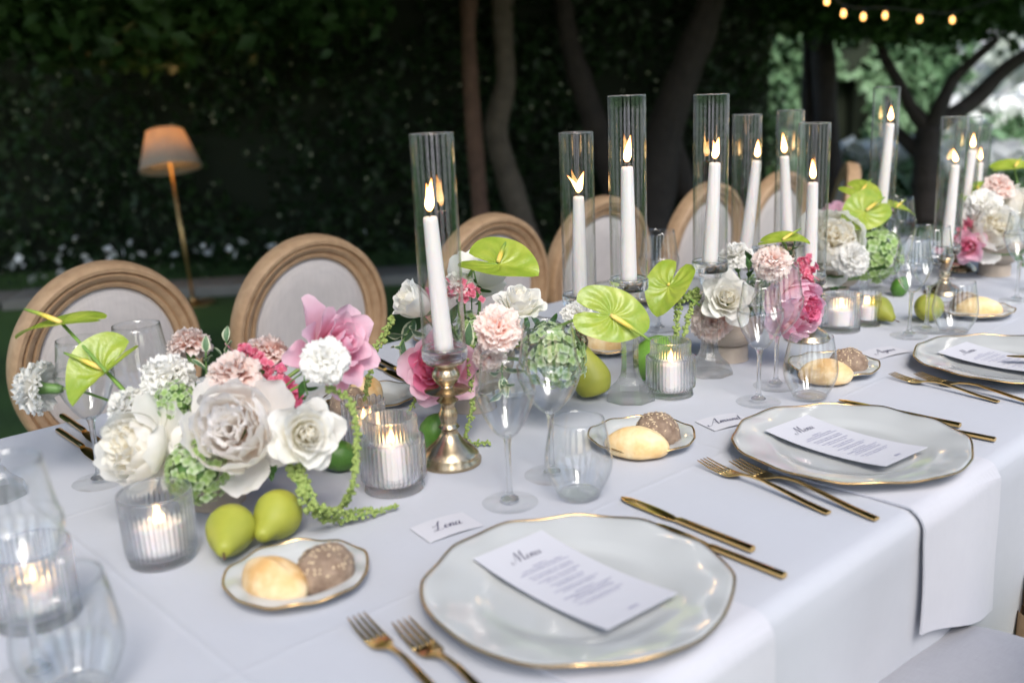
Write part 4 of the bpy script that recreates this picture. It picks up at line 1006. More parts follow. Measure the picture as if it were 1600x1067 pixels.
votive('jar', 'ribbed clear votive jar with plain rim beside the pears', at(255, 872), (.021, .034), .98, clab='white candle burning in the ribbed jar with plain rim beside the pears')
votive('step', 'ribbed stepped votive glass in front of the brass candlestick', at(617, 762), (.021, .050), .98, clab='white candle burning in the stepped votive before the brass candlestick')
votive('flute', 'small fluted votive glass behind the stepped votive and trailing amaranth', at(573, 706), (.017, .03), 1.12, clab='small candle burning in the fluted votive behind the trailing amaranth')
votive('step', 'ribbed stepped votive glass between the two glass candlesticks', at(1048, 616), (.021, .048), .92, clab='white candle burning in the stepped votive between the glass candlesticks')
votive('cyl', 'ribbed round votive glass beside the pink peony', at(1313, 515), (.025, .032), .98, clab='candle burning in the round votive beside the pink peony')
votive('flute', 'small fluted votive glass beside the round ribbed votive', at(1354, 507), (.017, .03), .95, clab='small candle in the fluted votive beside the round ribbed votive')
votive('cyl', 'blurred ribbed votive seen through the large blurred wine glass', at(62, 962), (.022, .022), 1.05, clab='candle in the ribbed votive seen through the blurred wine glass')

# candlesticks, tubes, tapers ---------------------------------------
br = [(.0005, 0), (.043, 0), (.0435, .006), (.040, .009), (.0405, .013), (.038, .017), (.030, .026), (.019, .036), (.014, .044), (.011, .050), (.0125, .054), (.015, .056), (.0125, .059), (.0105, .062), (.0125, .069), (.0135, .076), (.011, .083), (.0095, .090), (.012, .094), (.0155, .097), (.0125, .100), (.0095, .103), (.012, .108), (.0305, .1115), (.0315, .113), (.029, .115), (.0125, .1165), (.0105, .120), (.016, .126), (.0195, .133), (.0195, .139), (.0155, .146), (.0135, .149), (.022, .152), (.0265, .154), (.0265, .157), (.0005, .157)]
brass_me = mk('body', *lathe(br, 48)[:2], M['brass'], sharp=60)
def fac8(prof, n=8, tw=0):
    V, F, uv = lathe(prof, n); return V, F, uv
gl = [(.0005, 0), (.043, 0), (.0435, .005), (.040, .013), (.024, .028), (.0175, .04), (.0155, .055), (.0150, .085), (.0165, .11), (.0185, .13), (.0125, .150), (.0135, .154), (.0195, .172), (.0215, .184), (.0005, .184)]
V, F, uv = fac8(gl, 8); cry_me = mk('body', V, F, M['crystal'], smooth=False)
ring_me = mk('tube_collar', *lathe([(.0005, 0), (.0285, 0), (.0312, .0025), (.0318, .008), (.0318, .017), (.0305, .0195), (.0283, .0195), (.0278, .016), (.0150, .016), (.0140, .012), (.0005, .012)], 48)[:2], M['collar'], sharp=50)
def candle_set(key, where, kind, base, hb, tube_len, cand_len, tilt=(0, 0), flames=(.06,), fl_h=.042, r_tube=.0300):
    """base: table point; hb: height of the holder's top; tilt of the taper (right, away) in radians"""
    base = Vector(base); tube_len -= .011
    if kind == 'brass':
        h = thing('brass_candlestick', 'turned brass candlestick '+where, 'candlestick', base, 0, 'brass candlesticks'); b = link('body', brass_me, h); b.scale = (1, 1, hb/.157)
        zc = hb
    else:
        h = thing('glass_candlestick', 'faceted clear glass candlestick '+where, 'candlestick', base, rng.uniform(0, 1) if key not in 'CD' else .35, 'glass candlesticks'); b = link('body', cry_me, h); b.scale = (1, 1, hb/.184); zc = hb
    c = link('tube_collar', ring_me, h); c.location = (0, 0, zc+.0003)
    zf = zc+.0125
    t = thing('glass_tube', 'clear glass tube round the candle '+where, 'glass tube', base+Vector((0, 0, zc+.0200)), 0, 'hurricane glass tubes')
    V, F, uv = lathe([(r_tube, 0), (r_tube, tube_len*.5), (r_tube, tube_len)], 64); V2, F2, uv2 = lathe([(r_tube-.0018, tube_len), (r_tube-.0018, tube_len*.5), (r_tube-.0018, 0)], 64)
    Vt, Ft, _ = merge([(V, F), (V2, F2)]); link('wall', mk('wall', Vt, Ft, M['thin_tube']), t)
    for z, nm in ((tube_len, 'rim'), (0, 'foot_rim')):
        V, F = [], []
        for i in range(64):
            a = 2*math.pi*i/64
            for k in range(6):
                q = 2*math.pi*k/6; rr = r_tube-.0009+.0012*math.cos(q); V.append((rr*math.cos(a), rr*math.sin(a), z+.0011*math.sin(q)))
        for i in range(64):
            for k in range(6): F.append((i*6+k, ((i+1) % 64)*6+k, ((i+1) % 64)*6+(k+1) % 6, i*6+(k+1) % 6))
        link(nm, mk(nm, V, F, M['stem_glass']), t)
    ax = (Vector((0, 0, 1))+_r*tilt[0]+Vector((FW.x, FW.y, 0)).normalized()*tilt[1]).normalized()
    Mx = Matrix.Translation(base+Vector((0, 0, zf))) @ ax.to_track_quat('Z', 'Y').to_matrix().to_4x4()
    q = thing('taper_candle', 'tall white taper candle burning '+where, 'candle', M=Mx, group='white taper candles')
    V, F, uv = lathe([(.0005, 0), (.0132, 0), (.0132, .012), (.0124, cand_len*.35), (.0098, cand_len-.006), (.0092, cand_len-.001), (.0072, cand_len), (.0050, cand_len-.0014), (.0005, cand_len-.0022)], 28); link('wax', mk('wax', V, F, M['wax'], uv), q)
    V, F, uv = tube([(0, 0, cand_len-.003), (.0004, 0, cand_len+.004), (.0016, 0, cand_len+.010)], .0009, 6); link('wick', mk('wick', V, F, M['wick'], uv), q)
    f = flame(q, cand_len+.006, fl_h, .0062, flames); f.rotation_euler = (0, 0, CAMAZ); f.matrix_local = Matrix.Translation((0, 0, cand_len+.006)) @ ax.to_track_quat('Z', 'Y').to_matrix().inverted().to_4x4() @ Matrix.Rotation(CAMAZ, 4, 'Z')
ZA = Vector((0, 0, 0))
candle_set('A', 'beside the trailing amaranth and deep pink rose', 'brass', at(705, 722), .150, .298, .187, (-.045, 0), (.12, -.05), .044)
candle_set('B', 'with forked flame behind white carnation and anthurium', 'brass', (1.262, 1.203, ZT), .130, .292, .18, (.01, 0), (.28, -.62), .036)
candle_set('C', 'behind the large heart shaped anthurium', 'crystal', at(985, 622), .184, .298, .186, (-.004, 0), (.15,), .042)
candle_set('D', 'beside the white rose and stepped votive', 'crystal', at(1108, 582), .184, .292, .176, (.04, 0), (-.10, .18), .036)
candle_set('E', 'leaning right, behind the blush carnation', 'crystal', (1.765, 1.2, ZT), .142, .285, .19, (.115, 0), (.02,), .036)
candle_set('F', 'leaning left, behind the pale anthurium', 'brass', (1.95, 1.215, ZT), .142, .285, .185, (-.06, 0), (-.1,), .044)
candle_set('G', 'between the pink cockscomb and white peony', 'brass', at(1262, 530), .112, .30, .186, (0, 0), (-.06,), .038)
candle_set('H', 'behind the paired anthuriums, tallest by the hydrangea', 'crystal', at(1370, 452), .18, .285, .2, (.06, 0), (.0,), .034)
candle_set('I', 'behind the wine glasses left of the white peonies', 'brass', at(1474, 458), .095, .30, .19, (.04, 0), (-.25,), .03)
candle_set('J', 'second of the trio left of the white peonies', 'brass', (2.585, 1.1, ZT), .095, .285, .20, (.07, 0), (.0,), .036)
candle_set('K', 'last of the trio left of the white peonies', 'brass', (2.80, 1.16, ZT), .075, .275, .17, (.03, 0), (.0,), .034)
candle_set('Z', 'at the left end beside the blurred glasses', 'crystal', at(-8, 775), .184, .298, .186, (0, 0), (.05,), .042)

# bread -------------------------------------------------------------
def blob(name, fx, n=36, m=22, mat=None):
    V, F = [], []
    for j in range(m+1):
        ph = math.pi*j/m
        for i in range(n):
            a = 2*math.pi*i/n; V.append(fx(math.sin(ph)*math.cos(a), math.sin(ph)*math.sin(a), math.cos(ph)))
    for j in range(m):
        for i in range(n):
            k = (i+1) % n; F.append((j*n+i, (j+1)*n+i, (j+1)*n+k, j*n+k))
    return mk(name, V, F, mat)
from mathutils import noise as mn
def roll_long(seed, L=.046, W=.027, H=.028):
    def f(x, y, z):
        t = max(-1, min(1, x)); w_ = W*(1-.28*abs(t)**2.2); p = Vector((x*L, y*w_, z*H*(1-.22*t*t)))
        if z > 0: p.z -= .0028*math.exp(-((y-.12+.25*x)/.10)**2)*(1-abs(t))*1.4 - .0016*math.exp(-((y+.12)/.2)**2)
        p *= 1+.05*mn.noise(p*40+Vector((seed, 0, 0))); p.z = max(p.z, -.012); p.z += .012; return p
    return f
def roll_dark(seed, R=.031, H=.029, sq=.75):
    def f(x, y, z):
        q = lambda v: math.copysign(abs(v)**sq, v); p = Vector((q(x)*R, q(y)*R*.9, z*H))
        p *= 1+.10*mn.noise(p*45+Vector((seed, 3, 0)))+.045*mn.noise(p*160+Vector((0, seed, 0))); p.z = max(p.z, -.013)+.013; return p
    return f
def oats(parent, me, n, seed):
    g = random.Random(seed); parts = []
    vs_ = [v for v in me.vertices if v.co.z > .02]
    for _ in range(n):
        v = g.choice(vs_); nn_ = v.normal; Mx = Matrix.Translation(v.co+nn_*.0004) @ nn_.to_track_quat('Z', 'Y').to_matrix().to_4x4() @ Matrix.Rotation(g.uniform(0, 6), 4, 'Z')
        a, b = g.uniform(.0012, .0026), g.uniform(.0008, .0014); parts.append(([Mx @ Vector(c) for c in ((-a, 0, 0), (0, -b, 0), (a, 0, 0), (0, b, 0), (0, 0, .0009))], [(0, 1, 4), (1, 2, 4), (2, 3, 4), (3, 0, 4)]))
    V, F, _ = merge(parts); stuff(link('oat_flakes', mk('oat_flakes', V, F, M['oat']), parent))
def bread_place(where, c, rot, a1, d1, a2, d2, seed, dark=True):
    c = Vector(c); plate('small gold rimmed bread plate '+where, c, False, rot, 'bread plates')
    zb = .0045
    r1 = thing('bread_roll', 'golden oval bread roll on small plate '+where, 'bread roll', c+Vector((*d1, zb)), a1, 'bread rolls')
    link('crust', blob('crust', roll_long(seed), mat=M['flour_crust'] if seed % 2 else M['crust']), r1)
    if dark:
        r2 = thing('dark_bread_roll', 'dark seeded bread roll on small plate '+where, 'bread roll', c+Vector((*d2, zb)), a2, 'dark bread rolls')
        me = blob('crust', roll_dark(seed), mat=M['dark_crust']); link('crust', me, r2); oats(r2, me, 110, seed)
XR = math.atan2(RT.y, RT.x)
def bread_px(where, cpx, r1px, r2px, ang1, seed, dark=True):
    c = at(*cpx, ZT+.008); c.z = ZT; d1 = at(*r1px, ZT+.02)-at(*cpx, ZT+.008); d2 = at(*r2px, ZT+.02)-at(*cpx, ZT+.008)
    bread_place(where, c, seed, ang1, d1.xy, XR+.3, d2.xy, seed, dark)
bread_px('beside the two pears', (465, 900), (428, 905), (508, 890), XR-.62, 1)
bread_px('before the tallest glass candlestick', (1003, 684), (995, 692), (1027, 674), XR-.30, 2)
bread_px('behind the tumbler near the pink peony', (1303, 573), (1290, 582), (1325, 568), XR-.22, 3)
bread_px('near the single yellow pear by the table end', (1523, 486), (1530, 482), (1510, 476), XR-.3, 4)
bread_px('behind the fluted votive on the far side', (580, 622), (570, 612), (545, 632), XR+1.2, 5)
bread_px('behind the heart shaped anthurium on the far side', (955, 540), (940, 536), (975, 540), XR+.2, 6, False)

# fruit -------------------------------------------------------------
def pear_mesh(seed, mat, L=.078, R=.031):
    prof = spl([(.0005, .001), (.006, .0015), (R*.75, .006), (R, .024), (R*.97, .036), (R*.78, .051), (R*.54, .064), (R*.38, .075), (R*.25, .081), (.0008, .083)], 40)
    V, F, uv = lathe(prof, 36); V = [Vector(v)*(1+.05*mn.noise(Vector(v)*25+Vector((seed, 0, 0)))) for v in V]; return mk('flesh', V, F, mat, uv)
def pear(label, loc, axis, seed, mat=None, sc=1.0, stem=True, group='green pears'):
    sc *= .93
    """axis points from the blossom end to the stem end; loc is the middle of the fat end"""
    q = basis(Vector(axis)); Mx = Matrix.Translation(loc) @ q @ Matrix.Scale(sc, 4) @ Matrix.Translation((0, 0, -.028))
    r_ = thing('pear', label, 'pear', M=Mx, group=group); link('flesh', pear_mesh(seed, mat or M['pear']), r_)
    if stem: V, F, uv = tube([(0, 0, .081), (.001, 0, .089), (.004, .001, .098)], [.0013, .0011, .0016], 8); link('stalk', mk('stalk', V, F, M['bark_stem'], uv), r_)
    return r_
c = at(365, 862); pear('yellow green pear leaning stalk down against the bread plate', Vector((c.x, c.y, ZT+.029)), at(345, 905)-at(366, 850)+Vector((0, 0, -.010)), 1)
c = at(438, 838); pear('greener pear lying behind the bread plate by the amaranth', Vector((c.x, c.y, ZT+.029)), at(412, 866)-at(442, 834)+Vector((0, 0, -.008)), 2, stem=False)
c = at(925, 622); pear('pale green pear standing behind the wine glasses', Vector((c.x, c.y, ZT+.033)), Vector((-.1, .3, 1)), 3, sc=1.12)
c = at(1450, 503); pear('yellow pear showing its dark blossom end near the table end', Vector((c.x, c.y, ZT+.031)), -cdir(-.3, .1, .9), 4, stem=False)
c = at(1372, 503); pear('little green pear half hidden by the small fluted votive', Vector((c.x, c.y, ZT+.029)), cdir(.3, -.4, .6), 5, sc=.9)
def lime(label, loc, sc, mat, axis, stalk=True, sy=1.2):
    Mx = Matrix.Translation(loc) @ basis(axis) @ Matrix.Scale(sc, 4)
    r_ = thing('green_fruit', label, 'fruit', M=Mx, group='dark green fruit')
    def f(x, y, z):
        t = z; p = Vector((x, y, t*sy+(.14*t**7 if t > 0 else 0.1*t**9))); p *= 1+.03*mn.noise(p*3+Vector((sc*100, 0, 0))); return p
    link('rind', blob('rind', f, mat=mat), r_)
    if stalk: V, F, uv = lathe([(.001, sy*1.1), (.12, sy*1.11), (.14, sy*1.16), (.05, sy*1.19), (.001, sy*1.19)], 12); link('stalk_button', mk('stalk_button', V, F, M['bark_stem'], uv), r_)
c = at(533, 735); lime('dark green fruit with stalk button beside the trailing amaranth', Vector((c.x, c.y, ZT+.022)), .022, M['lime'], cdir(-.9, .2, .5))
c = at(680, 698); lime('dark green fruit behind the brass candlestick foot', Vector((c.x, c.y, ZT+.023)), .023, M['lime'], cdir(.2, .6, .2))
c = at(1022, 590); lime('large green mango behind the stepped votive', Vector((c.x, c.y, ZT+.036)), .036, M['mango'], cdir(.5, .8, 0), False, 1.1)
c = at(1405, 462); lime('dark green fruit beneath the green hydrangea', Vector((c.x, c.y, ZT+.02)), .02, M['lime'], cdir(.2, .6, .2))

# ================================================================== FLOWERS
def petal_geo(L, W, tilts, wrap, nu=6, nv=7, ruffle=0.0, rk=3.0, tip=.22, base=.25, notch=0.0, seed=0, teeth=0.0):
    """petal in local space: foot at the origin, growing along +Z, outer face +Y"""
    g = random.Random(seed); ph = g.uniform(0, 6); ph2 = g.uniform(0, 6)
    M_ = 40; py, pz, ang = [0.0], [0.0], []
    for k in range(M_+1):
        v = k/M_; a = rad(np.interp(v, np.linspace(0, 1, len(tilts)), tilts)); ang.append(a)
        if k: py.append(py[-1]+math.sin(a)*L/M_); pz.append(pz[-1]+math.cos(a)*L/M_)
    V, uv, F = [], [], []
    for j in range(nv+1):
        v = j/nv
        wv = W*(base+(1-base)*math.sin(math.pi*.5*min(1, v/.68))**.9)*(1 if v < .7 else 1-.30*((v-.7)/.3)**2)
        for i in range(nu+1):
            u_ = i/nu*2-1
            vv = v*(1-tip*abs(u_)**2.2*v-notch*math.exp(-(u_/.25)**2)*v**4); 
            if teeth and j == nv: vv += teeth*(1 if i % 2 else -1)
            f = max(0, min(M_, vv*M_)); k = int(min(M_-1, f)); fr = f-k
            y = py[k]*(1-fr)+py[k+1]*fr; z = pz[k]*(1-fr)+pz[k+1]*fr; a = ang[k]*(1-fr)+ang[k+1]*fr
            ny, nz = math.cos(a), -math.sin(a)
            al = u_*wv/2/wrap; al = max(-1.9, min(1.9, al))
            x = wrap*math.sin(al); ins = wrap*(1-math.cos(al))
            rf = ruffle*v**2.2*(math.sin(rk*u_*math.pi+ph)+.5*math.sin(rk*1.9*u_*math.pi+ph2))
            V.append((x, y-ny*ins+ny*rf, z-nz*ins+nz*rf+ruffle*.5*v**3*math.sin(rk*2.3*u_+ph2))); uv.append((u_*.5+.5, v))
    for j in range(nv):
        for i in range(nu): F.append((j*(nu+1)+i, j*(nu+1)+i+1, (j+1)*(nu+1)+i+1, (j+1)*(nu+1)+i))
    return V, F, uv
_pc = {}
def petal_me(key, mat, **k):
    kk = (key, mat.name)
    if kk not in _pc: V, F, uv = petal_geo(**k); _pc[kk] = mk('petal', V, F, mat, uv)
    return _pc[kk]
ROSE = [(3, .015, .82, .55, (3, -9, -24), .14, .015, .34), (4, .06, .84, .60, (9, -5, -16), .22, .02, .31), (4, .10, .84, .66, (14, 0, -10), .30, .03, .28), (5, .15, .88, .74, (20, 5, -2), .40, .035, .21), (5, .20, .92, .84, (28, 10, 10), .50, .04, .14),
        (6, .24, .96, .92, (38, 18, 30), .60, .05, .07), (6, .26, 1.0, 1.0, (52, 28, 58), .72, .06, .0), (5, .26, 1.05, 1.05, (68, 46, 90), .9, .06, -.05)]
ROSE_BUD = [(3, .03, .95, .5, (6, -6, -14), .17, .02, .28), (4, .07, .95, .62, (12, -2, -8), .26, .03, .22), (5, .11, 1.0, .75, (22, 2, -2), .36, .035, .15),
            (5, .14, 1.08, .9, (36, 6, 6), .5, .04, .08), (5, .15, 1.15, 1.0, (50, 10, 40), .62, .05, .02)]
PEONY = [(4, .03, .70, .60, (4, -4, -6, 20), .24, .03, .50), (6, .09, .74, .66, (16, 4, 4, 30), .34, .04, .43), (7, .14, .82, .74, (30, 12, 6, 26), .46, .045, .32),
         (8, .17, .94, .84, (52, 20, 0, 8), .60, .045, .20), (8, .19, 1.10, .95, (74, 28, -8, -8), .80, .04, .08), (8, .19, 1.24, 1.05, (92, 44, 2, -10), .95, .035, .0), (5, .18, 1.10, 1.0, (112, 72, 40), 1.1, .03, -.06)]
STAR = [(3, .03, .90, .50, (6, -6, -14), .17, .02, .30), (4, .07, .92, .62, (14, 0, -4), .26, .03, .24), (5, .12, 1.0, .78, (26, 8, 10), .36, .035, .16),
        (6, .15, 1.06, .92, (42, 14, 34), .5, .05, .09), (6, .17, 1.20, .95, (58, 30, 66), .7, .05, .02), (5, .18, 1.36, .80, (78, 56, 100), .8, .04, -.04)]
def to_bowl_stem(head, axis, bowl_pt, r_=.0028, out=.03):
    head = Vector(head); axis = Vector(axis).normalized(); b = Vector(bowl_pt)
    return smooth_path([head, head-axis*out, (head-axis*out)*.45+b*.55+Vector((0, 0, .008)), b], 14), r_
def flower_root(name, label, cat, pos, axis, R, roll, group):
    Mx = Matrix.Translation(pos) @ basis(axis, roll) @ Matrix.Scale(R, 4)
    return thing(name, label, cat, M=Mx, group=group), Mx
def add_local_tube(root, Mx, name, pts, radius, mat, n=7):
    inv = Mx.inverted(); P = [inv @ Vector(p) for p in pts]; sc = Mx.to_scale().x
    rr = [x/sc for x in radius] if hasattr(radius, '__len__') else radius/sc
    V, F, uv = tube(P, rr, n); return link(name, mk(name, V, F, mat, uv), root)
def layered(kind, label, px, py, t, rpx, axis, mats, bowl, group, name=None, cat=None, roll=0.0, stem=True, squash=1.0):
    layers = {'rose': ROSE, 'bud': ROSE_BUD, 'peony': PEONY, 'star': STAR}[kind]
    R = rpx*t/FPX*({'rose': .90, 'bud': 1.15, 'peony': 1.22, 'star': .80}[kind]); pos = dep(px, py, t)
    root, Mx = flower_root(name or ('peony' if kind == 'peony' else 'rose'), label, cat or ('peony' if kind == 'peony' else 'rose'), pos, axis, R, roll, group)
    zc = -.55; nL = len(layers)
    for li, (n, r0, L, W, tl, wrap, rf, z0) in enumerate(layers):
        for k in range(n):
            mat = mats[min(len(mats)-1, int(li/nL*len(mats)))]
            me = petal_me((kind, li, k % 3), mat, L=L, W=W, tilts=tl, wrap=wrap, ruffle=rf*1.0, seed=li*7+k % 3, rk=1.3 if kind != 'peony' else 1.8, nu=6 if kind != 'peony' else 8, nv=7, notch=.05 if kind == 'peony' else (-.05 if li >= nL-2 else 0))
            o_ = link('petal', me, root); a = 2*math.pi*(k/n+li*.381)+rng.uniform(-.2, .2)
            sc = rng.uniform(.92, 1.06)
            o_.matrix_local = Matrix.Rotation(a, 4, 'Z') @ Matrix.Translation((0, r0, z0+zc)) @ Matrix.Rotation(rad(rng.uniform(-7, 7)), 4, 'X') @ Matrix.Rotation(rad(rng.uniform(-6, 6)), 4, 'Y') @ Matrix.Scale(sc, 4)
    # green base and sepals
    V, F, uv = lathe([(.001, zc-.12), (.10, zc-.11), (.17, zc-.02), (.2, zc+.03), (.15, zc+.08)], 14); link('calyx', mk('calyx', V, F, M['calyx'], uv), root)
    if stem and bowl is not None:
        pts, r_ = to_bowl_stem(Mx @ Vector((0, 0, zc-.1)), axis, bowl); add_local_tube(root, Mx, 'stem', pts, r_, M['stem'])
    return root
def carnation_geo(seed):
    g = random.Random(seed); parts = []
    for layer, (n, tilt, L) in enumerate(((7, 8, .92), (10, 26, .95), (13, 46, .98), (15, 66, 1.0), (15, 86, 1.0), (11, 104, .95))):
        for k in range(n):
            tt = tilt+g.uniform(-9, 9); e_ = g.uniform(30, 75); V, F, uv = petal_geo(L*g.uniform(.92, 1.12), g.uniform(.75, 1.0), (tt*.6, tt, tt+4, tt+e_*.4, tt+e_), g.uniform(.5, 1.1), 9, 5, g.uniform(.05, .10), g.uniform(2.0, 3.0), .16, .10, 0, g.randint(0, 9999), .03)
            Mx = Matrix.Rotation(2*math.pi*(k/n)+g.uniform(-.3, .3), 4, 'Z') @ Matrix.Translation((0, .02, -.2)) @ Matrix.Rotation(g.uniform(-.25, .25), 4, 'Y')
            parts.append(([Mx @ Vector(v) for v in V], F, uv))
    return merge(parts)
CG = [carnation_geo(s_) for s_ in (1, 2, 3)]; _cm = {}
def carnation(label, px, py, t, rpx, axis, mat, bowl, group, roll=None, var=0):
    R = rpx*t/FPX*1.05; pos = dep(px, py, t); root, Mx = flower_root('carnation', label, 'carnation', pos, axis, R, rng.uniform(0, 6) if roll is None else roll, group)
    kk = (var % 3, mat.name)
    if kk not in _cm: V, F, uv = CG[var % 3]; _cm[kk] = mk('ruffled_petals', V, F, mat, uv)
    stuff(link('ruffled_petals', _cm[kk], root))
    V, F, uv = lathe([(.001, -1.0), (.13, -.98), (.19, -.8), (.2, -.45), (.24, -.18), (.12, -.1)], 14); link('calyx', mk('calyx', V, F, M['calyx'], uv, sharp=60), root)
    if bowl is not None:
        pts, r_ = to_bowl_stem(Mx @ Vector((0, 0, -.95)), axis, bowl, .0018, .02); add_local_tube(root, Mx, 'stem', pts, r_, M['stem'])
    return root
# heart-shaped spathe, attached near its notch; local: midrib along -Y (tip), front +Z
def spathe_geo(fold=.35, curl=.25, seed=0, nr=14, na=56):
    V, F, uv = [(0, 0, 0)], [], [(0, 0)]
    g = random.Random(seed); ph = g.uniform(0, 6)
    def rim(a):      # a measured from the tip direction
        a = abs(a); k = a/math.pi
        r = 1.05-.55*k**1.2*0+0
        base_ = 1.18*math.exp(-(k/.16)**2)*.16+ .92-.10*k + .22*math.exp(-((k-.80)/.16)**2) - .62*max(0, (k-.93)/.07)**1.5
        return base_
    for j in range(1, nr+1):
        s_ = j/nr
        for i in range(na):
            a = -math.pi+2*math.pi*i/na; r = rim(a)*s_; x = r*math.sin(a)*.86; y = -r*math.cos(a)
            vein = .026*math.cos(11*(abs(a)-.75*s_))*s_*(1-s_)*4*(1 if abs(a) > .2 else 0)
            mid = -.05*math.exp(-(x/.07)**2)*(s_ if y < 0 else 0)
            z = fold*abs(x)**1.4 - curl*max(0, r-.55)**2*1.2 + vein + mid + .03*math.sin(2.5*a+ph)*s_**2 - .12*max(0, -y-.8)
            V.append((x, y, z)); uv.append((i/na, s_))
    for i in range(na): F.append((0, 1+i, 1+(i+1) % na))
    for j in range(nr-1):
        for i in range(na):
            k = (i+1) % na; F.append((1+j*na+i, 1+(j+1)*na+i, 1+(j+1)*na+k, 1+j*na+k))
    return V, F, uv
def anthurium(label, px, py, t, rpx, normal, tipdir, spx, stem_pts, fold=.3, curl=.3, seed=0, sp_len=.95, group='green anthuriums'):
    """normal: world facing of the spathe; tipdir: world direction of its tip; spx: spadix direction (world)"""
    R = rpx*t/FPX; pos = dep(px, py, t); z = Vector(normal).normalized(); y = -(Vector(tipdir)-z*Vector(tipdir).dot(z)).normalized(); x = y.cross(z)
    Mx = Matrix.Translation(pos) @ Matrix((x, y, z)).transposed().to_4x4() @ Matrix.Scale(R, 4)
    root = thing('anthurium', label, 'anthurium', M=Mx, group=group)
    V, F, uv = spathe_geo(fold, curl, seed); o_ = link('spathe', mk('spathe', V, F, M['spathe'], uv), root)
    inv = Mx.inverted().to_3x3(); d = (inv @ Vector(spx)).normalized()
    if d.z < .25: d.z = .25; d.normalize()
    P = [d*(.02+sp_len*k/10)+Vector((0, 0, .02+.03*math.sin(k/10*3))) for k in range(11)]
    V, F, uv = tube(P, [.05, .062, .064, .062, .058, .054, .05, .046, .04, .034, .018], 12); link('spadix', mk('spadix', V, F, M['spadix'], uv), root)
    add_local_tube(root, Mx, 'stem', smooth_path([pos-z*.001]+[Vector(p) for p in stem_pts], 18), .0024, M['stem'], 8)
    return root
# hydrangea
def floret_geo(seed):
    g = random.Random(seed); parts = []
    for k in range(4):
        V, F, uv = petal_geo(1.0, 1.0, (75+g.uniform(-8, 8), 88, 72+g.uniform(-15, 25)), 1.4, 4, 3, .05, 1.2, .25, .3, 0, g.randint(0, 999))
        Mx = Matrix.Rotation(k*math.pi/2+g.uniform(-.12, .12), 4, 'Z') @ Matrix.Translation((0, .03, 0)); parts.append(([Mx @ Vector(v) for v in V], F, uv))
    return merge(parts)
FG = [floret_geo(s_) for s_ in range(4)]
FM = [mk('floret', *FG[k][:2], m_, FG[k][2]) for m_ in (M['hyd_petal'], M['hyd_petal2']) for k in range(4)]
def hydrangea(label, px, py, t, rpx, axis, bowl, n=70, cover=.75, pale=.5, flat=1.0, group='green hydrangeas'):
    R = rpx*t/FPX; pos = dep(px, py, t); root, Mx = flower_root('hydrangea', label, 'hydrangea', pos, axis, R, 0, group)
    g = random.Random(hash(label) % 1000 if False else int(px+py))
    for k in range(n):
        z = 1-2*(k+.5)/n*cover; a = k*2.39996; rr = math.sqrt(max(0, 1-z*z)); d = Vector((rr*math.cos(a), rr*math.sin(a), z))
        d += Vector((g.uniform(-.12, .12), g.uniform(-.12, .12), g.uniform(-.12, .12))); d.normalize()
        o_ = link('floret', FM[g.randrange(4)+(4 if g.random() < pale else 0)], root); s_ = g.uniform(.125, .165)
        nd = (d+Vector((g.uniform(-.5, .5), g.uniform(-.5, .5), g.uniform(-.5, .5)))*.7).normalized()
        o_.matrix_local = Matrix.Translation(d*g.uniform(.74, .96)*Vector((1, 1, flat)).length/1.732 if flat == 1 else Vector((d.x, d.y, d.z*flat))*g.uniform(.78, .96)) @ basis(nd, g.uniform(0, 6)) @ Matrix.Scale(s_*1.15, 4)
    V, F, uv = lathe([(.001, -.75), (.35, -.55), (.62, -.1), (.58, .3), (.3, .58), (.001, .66)], 14); V = [(v[0], v[1], v[2]*flat) for v in V]; link('flower_stalks', mk('flower_stalks', V, F, M['calyx'], uv), root)
    if bowl is not None:
        pts, r_ = to_bowl_stem(Mx @ Vector((0, 0, -.7)), axis, bowl, .003, .01); add_local_tube(root, Mx, 'stem', pts, r_, M['stem'])
    return root
# clustered pink cockscomb / small florets
def cockscomb(label, pts, r_, n, bowl, mat=None, group='pink cockscomb sprays'):
    P = smooth_path(pts, 24); base = P[len(P)//2]; root = thing('cockscomb', label, 'flower', base, 0, group)
    g = random.Random(n); parts = []
    for k in range(n):
        c = Vector(P[g.randrange(len(P))]-base)+Vector((g.gauss(0, r_*.5), g.gauss(0, r_*.5), g.gauss(0, r_*.5)))
        V, F, uv = FG[g.randrange(4)]; Mx = Matrix.Translation(c) @ basis((g.gauss(0, .6), g.gauss(0, .6)-.4, g.uniform(.2, 1)), g.uniform(0, 6)) @ Matrix.Scale(r_*g.uniform(.4, .65), 4)
        parts.append(([Mx @ Vector(v) for v in V], F, uv))
    V, F, uv = merge(parts); stuff(link('florets', mk('florets', V, F, mat or M['coral_floret'], uv), root))
    V, F, uv = tube(smooth_path([P[0]-base, (P[0]-base)*.5+(Vector(bowl)-base)*.5, Vector(bowl)-base], 10), .0015, 6); link('stem', mk('stem', V, F, M['stem'], uv), root)
    return root
ICO = None
def ico():
    global ICO
    if ICO is None:
        bm = bmesh.new(); bmesh.ops.create_icosphere(bm, subdivisions=1, radius=1); bm.verts.ensure_lookup_table()
        ICO = ([v.co.copy() for v in bm.verts], [tuple(v.index for v in f.verts) for f in bm.faces]); bm.free()
    return ICO
